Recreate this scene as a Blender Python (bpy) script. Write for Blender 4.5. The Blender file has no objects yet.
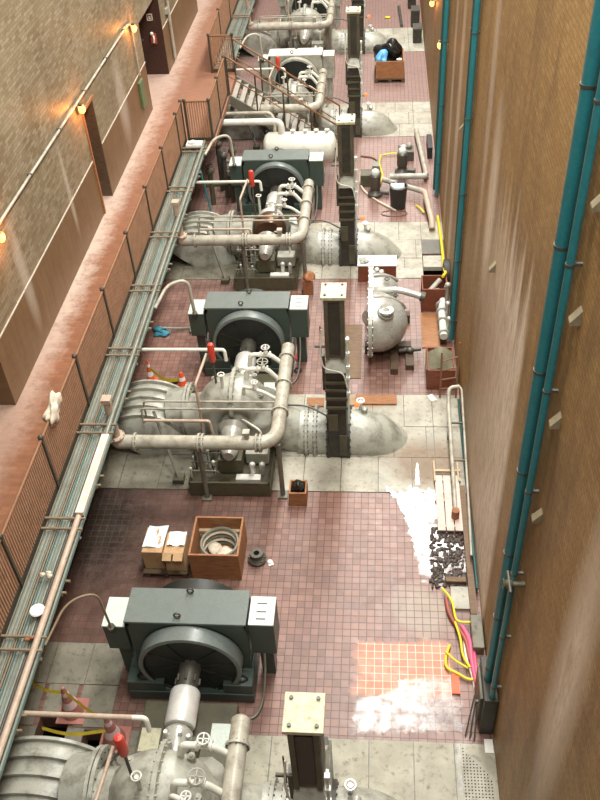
import bpy, math, random
from mathutils import Vector, Matrix
random.seed(7)
S = bpy.context.scene
COL = S.collection
PI = math.pi

# ------------------------------------------------------------------ camera
F = 869.36                                   # focal length in pixels of the 600x800 frame
CX = Vector((0.99617, -0.00624, 0.08718))    # world x (across the hall) in camera axes
CY = Vector((0.06899, 0.66858, -0.74043))    # world y (down the hall)
CD = Vector((0.05366, -0.74361, -0.66646))   # straight down
CAM = Vector((0.0, 0.0, 12.0))
cam_d = bpy.data.cameras.new('camera')
cam = bpy.data.objects.new('camera', cam_d)
COL.objects.link(cam)
R = Matrix((CX, CY, -CD))
cam.matrix_world = Matrix.Translation(CAM) @ R.to_4x4()
cam_d.sensor_fit = 'VERTICAL'
cam_d.sensor_height = 24.0
cam_d.lens = F / 800 * 24.0
cam_d.clip_end = 200
S.camera = cam

# ------------------------------------------------------------------ world, big lights, exposure
w = bpy.data.worlds.new('world')
S.world = w
w.use_nodes = True
w.node_tree.nodes['Background'].inputs[0].default_value = (0.93, 0.97, 1.0, 1)
w.node_tree.nodes['Background'].inputs[1].default_value = 0.06
for ly in (1.0, 8.6, 15.6, 23.0, 30.5, 38.0, 46.0):       # unseen overhead row aimed at puddle reflections; nearest one added to brighten teal risers
    l = bpy.data.lights.new('unseen_overhead_light', 'AREA')
    l.shape = 'RECTANGLE'
    l.size, l.size_y = 2.4, 3.4
    l.energy = 2250 if ly > 5 else 1300
    l.color = (1.0, 0.98, 0.92)
    o = bpy.data.objects.new('unseen_overhead_light', l)
    o.location = (0.5, ly, 16.0)
    COL.objects.link(o)
S.view_settings.view_transform = 'Standard'
S.view_settings.look = 'None'
S.view_settings.exposure = -0.40
S.view_settings.gamma = 1.0
S.view_settings.use_curve_mapping = False


# ------------------------------------------------------------------ pixel -> place
def ray(px, py):
    return R @ Vector((px - 300, 400 - py, -F))
def P(px, py, z=0.0):
    a = ray(px, py)
    return CAM + a * ((z - 12.0) / a.z)
def PY(px, py, y):
    a = ray(px, py)
    return CAM + a * (y / a.y)
def PX(px, py, x):
    a = ray(px, py)
    return CAM + a * (x / a.x)


# ------------------------------------------------------------------ materials
M = {}
class NT:
    def __init__(s, name):
        m = bpy.data.materials.new(name)
        m.use_nodes = True
        s.m = m
        s.t = m.node_tree
        s.b = s.t.nodes['Principled BSDF']
        s.pos = s.n('ShaderNodeNewGeometry').outputs['Position']
        M[name] = m
    def n(s, t, **k):
        x = s.t.nodes.new(t)
        for a, v in k.items():
            setattr(x, a, v)
        return x
    def set(s, sock, v):
        if isinstance(v, bpy.types.NodeSocket):
            s.t.links.new(v, sock)
        else:
            sock.default_value = v
    def math(s, op, a, b=0.0, clamp=False):
        x = s.n('ShaderNodeMath', operation=op, use_clamp=clamp)
        s.set(x.inputs[0], a)
        s.set(x.inputs[1], b)
        return x.outputs[0]
    def mix(s, f, a, b, mode='MIX'):
        x = s.n('ShaderNodeMix', data_type='RGBA', blend_type=mode)
        s.set(x.inputs[0], f)
        for i, v in ((6, a), (7, b)):
            s.set(x.inputs[i], v if isinstance(v, bpy.types.NodeSocket) else (*v, 1))
        return x.outputs[2]
    def noise(s, scale, detail=4.0, vec=None, rough=0.6):
        x = s.n('ShaderNodeTexNoise')
        x.inputs['Scale'].default_value = scale
        x.inputs['Detail'].default_value = detail
        x.inputs['Roughness'].default_value = rough
        s.set(x.inputs['Vector'], vec or s.pos)
        return x.outputs[0]
    def ramp(s, v, lo, hi):
        x = s.n('ShaderNodeMapRange', clamp=True)
        s.set(x.inputs[0], v)
        x.inputs[1].default_value = lo
        x.inputs[2].default_value = hi
        return x.outputs[0]
    def scale(s, vec, sx, sy, sz):
        x = s.n('ShaderNodeMapping')
        s.set(x.inputs[0], vec)
        x.inputs['Scale'].default_value = (sx, sy, sz)
        return x.outputs[0]
    def xyz(s, vec=None):
        x = s.n('ShaderNodeSeparateXYZ')
        s.set(x.inputs[0], vec or s.pos)
        return x.outputs
    def comb(s, a, b, c):
        x = s.n('ShaderNodeCombineXYZ')
        for i, v in enumerate((a, b, c)):
            s.set(x.inputs[i], v)
        return x.outputs[0]
    def bump(s, h, strength=0.3, dist=0.02):
        x = s.n('ShaderNodeBump')
        x.inputs['Strength'].default_value = strength
        x.inputs['Distance'].default_value = dist
        s.set(x.inputs['Height'], h)
        s.set(s.b.inputs['Normal'], x.outputs[0])
    def out(s, col, rough=0.5, metal=0.0):
        s.set(s.b.inputs['Base Color'], col if isinstance(col, bpy.types.NodeSocket) else (*col, 1))
        s.set(s.b.inputs['Roughness'], rough)
        s.b.inputs['Metallic'].default_value = metal
    def blob(s, cx, cy, rx, ry, edge, nz, ax='xy'):
        """a stain of its own shape: ellipse with a noise-broken rim, 1 inside"""
        c = s.xyz()
        a = s.math('DIVIDE', s.math('SUBTRACT', c['XYZ'.index(ax[0].upper())], cx), rx)
        b = s.math('DIVIDE', s.math('SUBTRACT', c['XYZ'.index(ax[1].upper())], cy), ry)
        d = s.math('SQRT', s.math('ADD', s.math('MULTIPLY', a, a), s.math('MULTIPLY', b, b)))
        d = s.math('ADD', d, s.math('MULTIPLY', s.math('SUBTRACT', nz, 0.5), 1.6))
        return s.math('SUBTRACT', 1.0, s.ramp(d, 1 - edge, 1 + edge))

def paint(name, col, rough=0.45, metal=0.0, dirt=(0.08, 0.07, 0.05), amount=0.55, sc=5.0, bump=0.12):
    t = NT(name)
    n1 = t.noise(sc, 6)
    n2 = t.noise(sc * 7, 3)
    f = t.math('MULTIPLY', t.ramp(n1, 0.45, 0.75), amount)
    c = t.mix(f, col, dirt)
    c = t.mix(t.math('MULTIPLY', t.ramp(n2, 0.4, 0.7), 0.22), c, tuple(min(1, x * 1.5 + .02) for x in col))
    t.out(c, t.math('ADD', t.math('MULTIPLY', n1, 0.35), rough - 0.17), metal)
    t.bump(n2, bump, 0.01)
    return t.m

def glow(name, col, st):
    t = NT(name)
    t.out(col, 0.4)
    t.b.inputs['Emission Color'].default_value = (*col, 1)
    t.b.inputs['Emission Strength'].default_value = st
    return t.m

paint('pump_grey', (0.37, 0.37, 0.315), 0.36, dirt=(0.075, 0.058, 0.034), amount=0.85, sc=4)
paint('pipe_cream', (0.41, 0.39, 0.32), 0.38, dirt=(0.12, 0.08, 0.045), amount=0.75)
paint('pipe_light', (0.66, 0.66, 0.58), 0.4, dirt=(0.30, 0.26, 0.18), amount=0.4)
paint('motor_green', (0.045, 0.068, 0.056), 0.38, dirt=(0.05, 0.05, 0.04), amount=0.4)
paint('motor_lit_top', (0.14, 0.165, 0.155), 0.35, dirt=(0.085, 0.095, 0.085), amount=0.5)  # same dark motor paint, lightened where light falls from above
paint('motor_dark', (0.012, 0.015, 0.013), 0.5, dirt=(0.05, 0.04, 0.03), amount=0.4)
paint('panel_pale', (0.55, 0.62, 0.56), 0.4, dirt=(0.30, 0.32, 0.28), amount=0.3)
paint('steel_bright', (0.74, 0.74, 0.70), 0.32, 0.35, dirt=(0.3, 0.27, 0.22), amount=0.35)
paint('steel_dark', (0.10, 0.095, 0.08), 0.45, 0.4, dirt=(0.05, 0.04, 0.03), amount=0.5)
paint('valve_olive', (0.085, 0.078, 0.045), 0.5, dirt=(0.03, 0.026, 0.02), amount=0.7, sc=4)
paint('valve_black', (0.028, 0.026, 0.02), 0.5, dirt=(0.09, 0.08, 0.05), amount=0.5, sc=7)
paint('plate_cream', (0.50, 0.48, 0.33), 0.5, dirt=(0.22, 0.19, 0.10), amount=0.8, sc=16)
paint('rack_grey', (0.22, 0.23, 0.19), 0.45, 0.2, dirt=(0.13, 0.11, 0.08), amount=0.7, sc=3)
paint('rack_teal', (0.16, 0.24, 0.22), 0.45, dirt=(0.20, 0.20, 0.16), amount=0.7, sc=3)
paint('rack_white', (0.62, 0.58, 0.50), 0.5, dirt=(0.36, 0.26, 0.17), amount=0.7, sc=8)
paint('rack_rust', (0.22, 0.16, 0.10), 0.6, dirt=(0.10, 0.06, 0.03), amount=0.6)
paint('pipe_pink', (0.46, 0.36, 0.28), 0.45, dirt=(0.26, 0.17, 0.11), amount=0.6)
paint('rail_dark', (0.050, 0.044, 0.030), 0.5, dirt=(0.10, 0.05, 0.02), amount=0.4)
paint('rail_rust', (0.22, 0.10, 0.045), 0.6, dirt=(0.10, 0.06, 0.03), amount=0.6)
paint('slat_rust', (0.36, 0.20, 0.12), 0.55, dirt=(0.17, 0.10, 0.06), amount=0.6)
paint('stair_steel', (0.16, 0.15, 0.12), 0.5, dirt=(0.07, 0.06, 0.04), amount=0.6)
paint('stair_tread', (0.36, 0.33, 0.28), 0.5, dirt=(0.24, 0.2, 0.16), amount=0.5)
paint('teal', (0.022, 0.185, 0.215), 0.34, dirt=(0.015, 0.13, 0.14), amount=0.55, sc=4)
paint('teal_deep', (0.012, 0.085, 0.085), 0.4, dirt=(0.01, 0.07, 0.07), amount=0.5, sc=4)
paint('bracket', (0.24, 0.20, 0.13), 0.5)
paint('red', (0.62, 0.055, 0.03), 0.4, dirt=(0.30, 0.03, 0.02), amount=0.3)
paint('red_oxide', (0.36, 0.06, 0.035), 0.55, dirt=(0.2, 0.05, 0.03))
paint('cone_orange', (0.90, 0.10, 0.02), 0.45, dirt=(0.55, 0.10, 0.03), amount=0.3)
paint('cone_faded', (0.36, 0.14, 0.11), 0.55, dirt=(0.22, 0.10, 0.09), amount=0.5, sc=14)
paint('cone_white', (0.85, 0.83, 0.80), 0.4, amount=0.2)
paint('cone_pink', (0.62, 0.44, 0.45), 0.5, amount=0.3)
paint('tape_yellow', (0.62, 0.46, 0.03), 0.5, dirt=(0.05, 0.05, 0.02), amount=0.35, sc=14)
paint('hose_yellow', (0.80, 0.62, 0.02), 0.4, amount=0.15)
paint('hose_pink', (0.68, 0.12, 0.23), 0.4, dirt=(0.35, 0.05, 0.08), amount=0.3)
paint('hose_white', (0.75, 0.72, 0.62), 0.4, amount=0.2)
paint('hose_brown', (0.22, 0.10, 0.06), 0.5)
paint('hose_rust', (0.34, 0.08, 0.06), 0.45)
paint('tarp_black', (0.016, 0.016, 0.015), 0.25, amount=0.1, bump=0.3)
paint('tarp_blue', (0.08, 0.34, 0.72), 0.4, dirt=(0.3, 0.5, 0.7), amount=0.4, sc=9)
paint('tarp_olive', (0.17, 0.16, 0.10), 0.7, dirt=(0.08, 0.07, 0.04), sc=9)
paint('rag', (0.62, 0.55, 0.44), 0.8, dirt=(0.35, 0.28, 0.2), sc=14)
paint('cloth_blue', (0.03, 0.20, 0.28), 0.7, dirt=(0.04, 0.1, 0.12))
paint('paper', (0.82, 0.82, 0.76), 0.7, dirt=(0.55, 0.5, 0.42), amount=0.35, sc=9)
paint('paper_blue', (0.66, 0.78, 0.80), 0.6, dirt=(0.5, 0.6, 0.62), amount=0.4, sc=6)
paint('cardboard', (0.46, 0.29, 0.15), 0.75, dirt=(0.24, 0.13, 0.06), amount=0.5)
paint('rubber', (0.02, 0.02, 0.019), 0.55, amount=0.3)
paint('steel_orange_sheen', (0.11, 0.06, 0.035), 0.35, 0.5, dirt=(0.25, 0.10, 0.03), amount=0.5)  # dark steel with its orange reflection painted in as blotches
paint('rust', (0.30, 0.12, 0.05), 0.7, dirt=(0.12, 0.05, 0.02), sc=9)
paint('casing_silver', (0.46, 0.46, 0.42), 0.30, 0.3, dirt=(0.20, 0.17, 0.11), amount=0.6)
paint('green_box', (0.10, 0.16, 0.07), 0.55)
paint('debris', (0.05, 0.032, 0.024), 0.5, dirt=(0.16, 0.13, 0.12), sc=9)
paint('void', (0.008, 0.007, 0.006), 1.0, amount=0.1)
M['void'].node_tree.nodes['Principled BSDF'].inputs['Specular IOR Level'].default_value = 0.05
glow('lamp_amber', (1.0, 0.42, 0.09), 6)
glow('lamp_red', (1.0, 0.16, 0.04), 2.0)

def wood(name, a, b):
    t = NT(name)
    v = t.scale(t.pos, 3, 14, 14)
    n = t.noise(2.2, 6, v)
    t.out(t.mix(t.ramp(n, 0.3, 0.7), a, b), 0.65)
    t.bump(n, 0.3, 0.01)
wood('wood_orange', (0.40, 0.185, 0.075), (0.23, 0.095, 0.04))
wood('wood_red', (0.26, 0.075, 0.035), (0.15, 0.045, 0.022))
wood('wood_pale', (0.60, 0.46, 0.29), (0.40, 0.27, 0.15))
wood('jamb_dark', (0.055, 0.020, 0.011), (0.030, 0.012, 0.008))
wood('wood_dark', (0.12, 0.075, 0.04), (0.06, 0.04, 0.025))
wood('wood_brown', (0.20, 0.12, 0.065), (0.11, 0.065, 0.035))
wood('wood_white', (0.72, 0.58, 0.52), (0.52, 0.38, 0.33))

def concrete(name, a, b, stain):
    t = NT(name)
    n1, n2, n3 = t.noise(2.2, 8), t.noise(9, 8, rough=0.75), t.noise(45, 3)
    c = t.mix(t.ramp(n1, 0.35, 0.65), a, b)
    c = t.mix(t.math('MULTIPLY', t.ramp(n2, 0.53, 0.68), 0.8), c, stain)
    r = t.blob(1.0, 11.6, 0.75, 0.55, 0.35, n1)                  # rust bleeding by the wall
    c = t.mix(t.math('MULTIPLY', r, 0.75), c, (0.16, 0.085, 0.035))
    r2 = t.blob(-0.2, 13.3, 0.55, 0.18, 0.3, n2)
    c = t.mix(t.math('MULTIPLY', r2, 0.8), c, (0.30, 0.15, 0.04))
    t.out(c, t.math('ADD', 0.35, t.math('MULTIPLY', n2, 0.4)))
    t.bump(t.math('ADD', n2, t.math('MULTIPLY', n3, 0.4)), 0.35, 0.012)
concrete('slab_pale', (0.47, 0.455, 0.385), (0.33, 0.315, 0.26), (0.14, 0.12, 0.085))
concrete('slab_warm', (0.43, 0.405, 0.33), (0.29, 0.27, 0.215), (0.15, 0.12, 0.08))
concrete('slab_mid', (0.40, 0.375, 0.29), (0.28, 0.26, 0.195), (0.10, 0.085, 0.06))
concrete('slab_grey', (0.21, 0.195, 0.145), (0.14, 0.13, 0.095), (0.055, 0.048, 0.035))

def tile_floor():
    t = NT('quarry_tile')
    b = t.n('ShaderNodeTexBrick', offset=0.0, squash=1.0)
    b.inputs['Scale'].default_value = 1.0
    b.inputs['Mortar Size'].default_value = 0.006
    b.inputs['Mortar Smooth'].default_value = 0.2
    b.inputs['Brick Width'].default_value = 0.127
    b.inputs['Row Height'].default_value = 0.127
    b.inputs['Color1'].default_value = (0.0, 0.0, 0.0, 1)
    b.inputs['Color2'].default_value = (1.0, 1.0, 1.0, 1)
    t.set(b.inputs['Vector'], t.pos)
    mort, rnd = b.outputs['Fac'], b.outputs['Color']
    n1, n2, n3 = t.noise(0.55, 6), t.noise(5, 6, rough=0.7), t.noise(2.0, 5)
    c = t.mix(t.ramp(n1, 0.38, 0.62), (0.235, 0.116, 0.090), (0.165, 0.088, 0.070))
    c = t.mix(t.math('MULTIPLY', t.math('SUBTRACT', 1.0, rnd), 0.35), c, (0.12, 0.058, 0.045))
    c = t.mix(t.math('MULTIPLY', rnd, 0.40), c, (0.34, 0.19, 0.15))
    c = t.mix(t.math('MULTIPLY', t.ramp(n2, 0.5, 0.75), 0.5), c, (0.30, 0.19, 0.14))
    grime_shade = t.blob(-4.6, 9.4, 2.2, 3.0, 0.5, n3)                     # grime and rack shade, both painted into the tile colour
    c = t.mix(t.math('MULTIPLY', grime_shade, 0.75), c, (0.055, 0.026, 0.017))
    oil_shade = t.blob(-5.0, 9.9, 0.75, 1.2, 0.5, n2)  # oil stain plus shading near the wall, painted in together
    c = t.mix(t.math('MULTIPLY', oil_shade, 0.85), c, (0.016, 0.012, 0.008))
    X_, Y_, _z = t.xyz()
    jx = t.math('MULTIPLY', t.math('SUBTRACT', n3, 0.5), 0.5)
    new = t.math('MULTIPLY', t.math('MULTIPLY', t.ramp(t.math('ADD', X_, jx), -.36, -.20), t.ramp(X_, 1.22, 1.14)), t.math('MULTIPLY', t.ramp(Y_, 6.70, 6.78), t.ramp(t.math('ADD', Y_, jx), 7.72, 7.62)))
    c = t.mix(new, c, t.mix(rnd, (0.40, 0.135, 0.065), (0.50, 0.20, 0.10)))
    grey = t.blob(0.75, 8.25, 0.5, 0.42, 0.3, n3)
    c = t.mix(t.math('MULTIPLY', grey, 0.65), c, (0.32, 0.26, 0.20))
    gm = t.mix(new, (0.050, 0.036, 0.030), (0.72, 0.64, 0.52))
    far = t.ramp(t.xyz()[1], 15.0, 26.0)                           # distant sheen painted into the tile colour, paler and pinker
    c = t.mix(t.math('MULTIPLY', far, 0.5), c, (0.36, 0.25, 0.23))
    c = t.mix(t.math('MULTIPLY', mort, 0.8), c, gm)
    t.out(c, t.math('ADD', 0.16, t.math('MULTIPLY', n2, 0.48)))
    t.bump(t.math('ADD', t.math('SUBTRACT', 1.0, mort), t.math('MULTIPLY', n2, 0.25)), 0.35, 0.006)
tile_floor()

def deck():
    t = NT('deck_brick')
    b = t.n('ShaderNodeTexBrick')
    b.inputs['Scale'].default_value = 1.0
    b.inputs['Mortar Size'].default_value = 0.006
    b.inputs['Brick Width'].default_value = 0.22
    b.inputs['Row Height'].default_value = 0.085
    b.inputs['Color1'].default_value = (0.25, 0.10, 0.045, 1)
    b.inputs['Color2'].default_value = (0.185, 0.074, 0.035, 1)
    b.inputs['Mortar'].default_value = (0.17, 0.085, 0.05, 1)
    t.set(b.inputs['Vector'], t.pos)
    n1, n2 = t.noise(1.2, 6), t.noise(6, 6, rough=0.7)
    d = t.ramp(t.math('ADD', t.xyz()[0], t.math('MULTIPLY', t.math('ADD', n1, n2), 0.6)), -5.15, -5.55)   # dusty strip along the wall
    f = t.math('MULTIPLY', d, t.ramp(t.xyz()[1], 7.0, 15.0))
    c = t.mix(t.math('MULTIPLY', f, 0.85), b.outputs['Color'], (0.56, 0.47, 0.40))
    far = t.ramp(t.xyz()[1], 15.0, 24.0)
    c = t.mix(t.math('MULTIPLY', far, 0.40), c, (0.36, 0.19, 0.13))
    c = t.mix(t.math('MULTIPLY', t.ramp(n2, 0.5, 0.75), 0.4), c, (0.20, 0.085, 0.05))
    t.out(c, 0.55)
    t.bump(t.math('SUBTRACT', n2, b.outputs['Fac']), 0.3, 0.008)
deck()

def wall_brick(name, side):
    t = NT(name)
    x, y, z = t.xyz()
    uv = t.comb(y, z, 0.0)
    b = t.n('ShaderNodeTexBrick')
    b.inputs['Scale'].default_value = 1.0
    b.inputs['Mortar Size'].default_value = 0.005
    b.inputs['Brick Width'].default_value = 0.20
    b.inputs['Row Height'].default_value = 0.067
    b.inputs['Color1'].default_value = (0, 0, 0, 1)
    b.inputs['Color2'].default_value = (1, 1, 1, 1)
    t.set(b.inputs['Vector'], uv)
    rnd, mort = b.outputs['Color'], b.outputs['Fac']
    streak = t.noise(1.0, 9, t.comb(t.math('MULTIPLY', y, 1.5), t.math('MULTIPLY', z, 0.28), 0.0), 0.72)
    streak2 = t.noise(1.0, 9, t.comb(t.math('MULTIPLY', y, 7.0), t.math('MULTIPLY', z, 0.9), 3.0), 0.78)
    n = t.noise(0.7, 6)
    fine = t.noise(22, 6, rough=0.75)
    if side == 'r':
        c = t.mix(t.ramp(n, 0.35, 0.65), (0.40, 0.225, 0.070), (0.30, 0.160, 0.048))
        c = t.mix(t.math('MULTIPLY', rnd, 0.65), c, (0.50, 0.32, 0.12))
        c = t.mix(t.math('MULTIPLY', t.ramp(t.noise(22, 5, t.comb(y, t.math('MULTIPLY', z, 1.6), 0.0), 0.75), 0.47, 0.64), 0.6), c, (0.17, 0.085, 0.022))
        c = t.mix(t.math('MULTIPLY', t.ramp(streak, 0.48, 0.66), 0.7), c, (0.105, 0.052, 0.018))
        c = t.mix(t.math('MULTIPLY', mort, 0.6), c, (0.12, 0.075, 0.035))
        # lime weeping down the brickwork
        c = t.mix(t.math('MULTIPLY', t.ramp(fine, 0.5, 0.7), 0.45), c, (0.11, 0.055, 0.02))
        rag = t.noise(1.0, 10, t.comb(t.math('MULTIPLY', y, 8.0), t.math('MULTIPLY', z, 1.7), 5.0), 0.85)
        top = t.math('ADD', z, t.math('MULTIPLY', t.math('SUBTRACT', t.noise(1.0, 6, t.comb(t.math('MULTIPLY', y, 3.0), 0.0, 2.0)), 0.5), 5.0))
        e = t.math('MULTIPLY', t.math('MULTIPLY', t.ramp(y, 7.9, 8.15), t.ramp(y, 12.6, 8.7)), t.ramp(top, 6.4, 5.4))
        for (cy, cz, ry, rz, k) in ((11.8, 5.2, 0.40, 1.4, 0.8), (4.2, 4.8, 0.34, 2.0, 0.8), (18.0, 3.2, 0.35, 3.5, 0.6), (19.8, 3.6, 0.25, 3.5, 0.5), (13.0, 6.6, 0.25, 2.4, 0.4), (7.0, 8.6, 0.3, 1.8, 0.35)):
            e = t.math('MAXIMUM', e, t.math('MULTIPLY', t.blob(cy, cz, ry, rz, 0.5, rag, 'yz'), k))
        c = t.mix(t.math('MULTIPLY', e, t.math('ADD', 0.30, t.math('MULTIPLY', t.ramp(rag, 0.36, 0.58), 0.68))), c, (0.92, 0.79, 0.66))
        rr = 0.55
    else:
        c = t.mix(t.ramp(n, 0.35, 0.65), (0.215, 0.172, 0.100), (0.150, 0.108, 0.056))
        c = t.mix(t.math('MULTIPLY', rnd, 0.5), c, (0.40, 0.36, 0.275))
        c = t.mix(t.math('MULTIPLY', t.ramp(t.noise(24, 5, t.comb(y, t.math('MULTIPLY', z, 1.6), 0.0), 0.75), 0.48, 0.66), 0.35), c, (0.11, 0.088, 0.052))
        c = t.mix(t.math('MULTIPLY', t.ramp(streak, 0.50, 0.70), 0.55), c, (0.12, 0.082, 0.045))
        c = t.mix(t.math('MULTIPLY', t.ramp(streak2, 0.55, 0.72), 0.35), c, (0.40, 0.36, 0.29))
        c = t.mix(t.math('MULTIPLY', mort, 0.45), c, (0.15, 0.115, 0.07))
        low = t.math('LESS_THAN', z, 3.40)                          # browner glazed dado
        c = t.mix(t.math('MULTIPLY', low, 0.88), c, t.mix(t.ramp(streak2, 0.4, 0.7), (0.125, 0.062, 0.022), (0.205, 0.120, 0.055)))
        e = None
        for (cy, cz, ry, rz) in ((12.6, 3.6, 0.18, 0.9), (15.6, 3.6, 0.10, 0.8), (20.4, 3.5, 0.35, 0.9), (24.0, 3.4, 0.5, 1.0)):
            m = t.blob(cy, cz, ry, rz, 0.45, streak2, 'yz')
            e = m if e is None else t.math('MAXIMUM', e, m)
        c = t.mix(t.math('MULTIPLY', e, 0.5), c, (0.52, 0.47, 0.39))
        c = t.mix(t.math('MULTIPLY', t.ramp(fine, 0.5, 0.7), 0.35), c, (0.10, 0.07, 0.035))
        rr = 0.5
    t.out(c, rr)
    t.bump(t.math('SUBTRACT', t.math('MULTIPLY', fine, 0.3), mort), 0.35, 0.008)
wall_brick('brick_right', 'r')
wall_brick('brick_left', 'l')

def wet(name, film_sheen, amount):
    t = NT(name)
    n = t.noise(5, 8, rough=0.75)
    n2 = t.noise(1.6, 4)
    t.out(film_sheen, 0.10)  # pale film; reflected brightness is painted into its colour
    t.b.inputs['IOR'].default_value = 1.5
    t.bump(t.noise(3.0, 3), 0.06, 0.02)
    g = t.n('ShaderNodeBsdfGlossy')
    t.set(g.inputs['Roughness'], t.math('ADD', 0.12, t.math('MULTIPLY', t.noise(2.5, 5), 0.35)))
    tr = t.n('ShaderNodeBsdfTransparent')
    fr = t.n('ShaderNodeFresnel')
    fr.inputs['IOR'].default_value = 1.6
    m1 = t.n('ShaderNodeMixShader')
    t.t.links.new(tr.outputs[0], m1.inputs[1])
    t.t.links.new(g.outputs[0], m1.inputs[2])
    m2 = t.n('ShaderNodeMixShader')
    wetness = t.math('MULTIPLY', t.ramp(t.noise(4.0, 9, rough=0.75), 0.40, 0.60), 0.8)
    at = t.n('ShaderNodeAttribute', attribute_name='wet_depth').outputs['Fac']
    rim = t.ramp(t.math('ADD', at, t.math('MULTIPLY', t.math('SUBTRACT', t.noise(7.0, 8, rough=0.75), 0.5), 1.9)), 0.22, 0.55)
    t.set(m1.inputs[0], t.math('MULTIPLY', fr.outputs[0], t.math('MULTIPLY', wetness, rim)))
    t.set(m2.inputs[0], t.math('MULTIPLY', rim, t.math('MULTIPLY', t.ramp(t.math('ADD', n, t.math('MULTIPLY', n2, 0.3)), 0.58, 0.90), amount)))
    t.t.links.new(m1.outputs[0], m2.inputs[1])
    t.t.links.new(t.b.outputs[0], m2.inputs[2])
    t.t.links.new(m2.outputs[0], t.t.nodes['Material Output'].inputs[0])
wet('wet_film_sheen', (0.60, 0.62, 0.62), 0.7)


# ------------------------------------------------------------------ mesh building
def frame_of(d):
    d = d.normalized()
    u = Vector((0, 0, 1)) if abs(d.z) < 0.9 else Vector((0, 1, 0))
    a = d.cross(u).normalized()
    return a, d.cross(a).normalized()

def fillet(pts, rad, n=5):
    pts = [Vector(p) for p in pts]
    out = [pts[0]]
    for i in range(1, len(pts) - 1):
        p, a, b = pts[i], pts[i - 1], pts[i + 1]
        da, db = (a - p), (b - p)
        r = min(rad, da.length * .49, db.length * .49)
        s, e = p + da.normalized() * r, p + db.normalized() * r
        for k in range(n + 1):
            t = k / n
            out.append(s.lerp(p, t).lerp(p.lerp(e, t), t))
    out.append(pts[-1])
    return out

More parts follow.
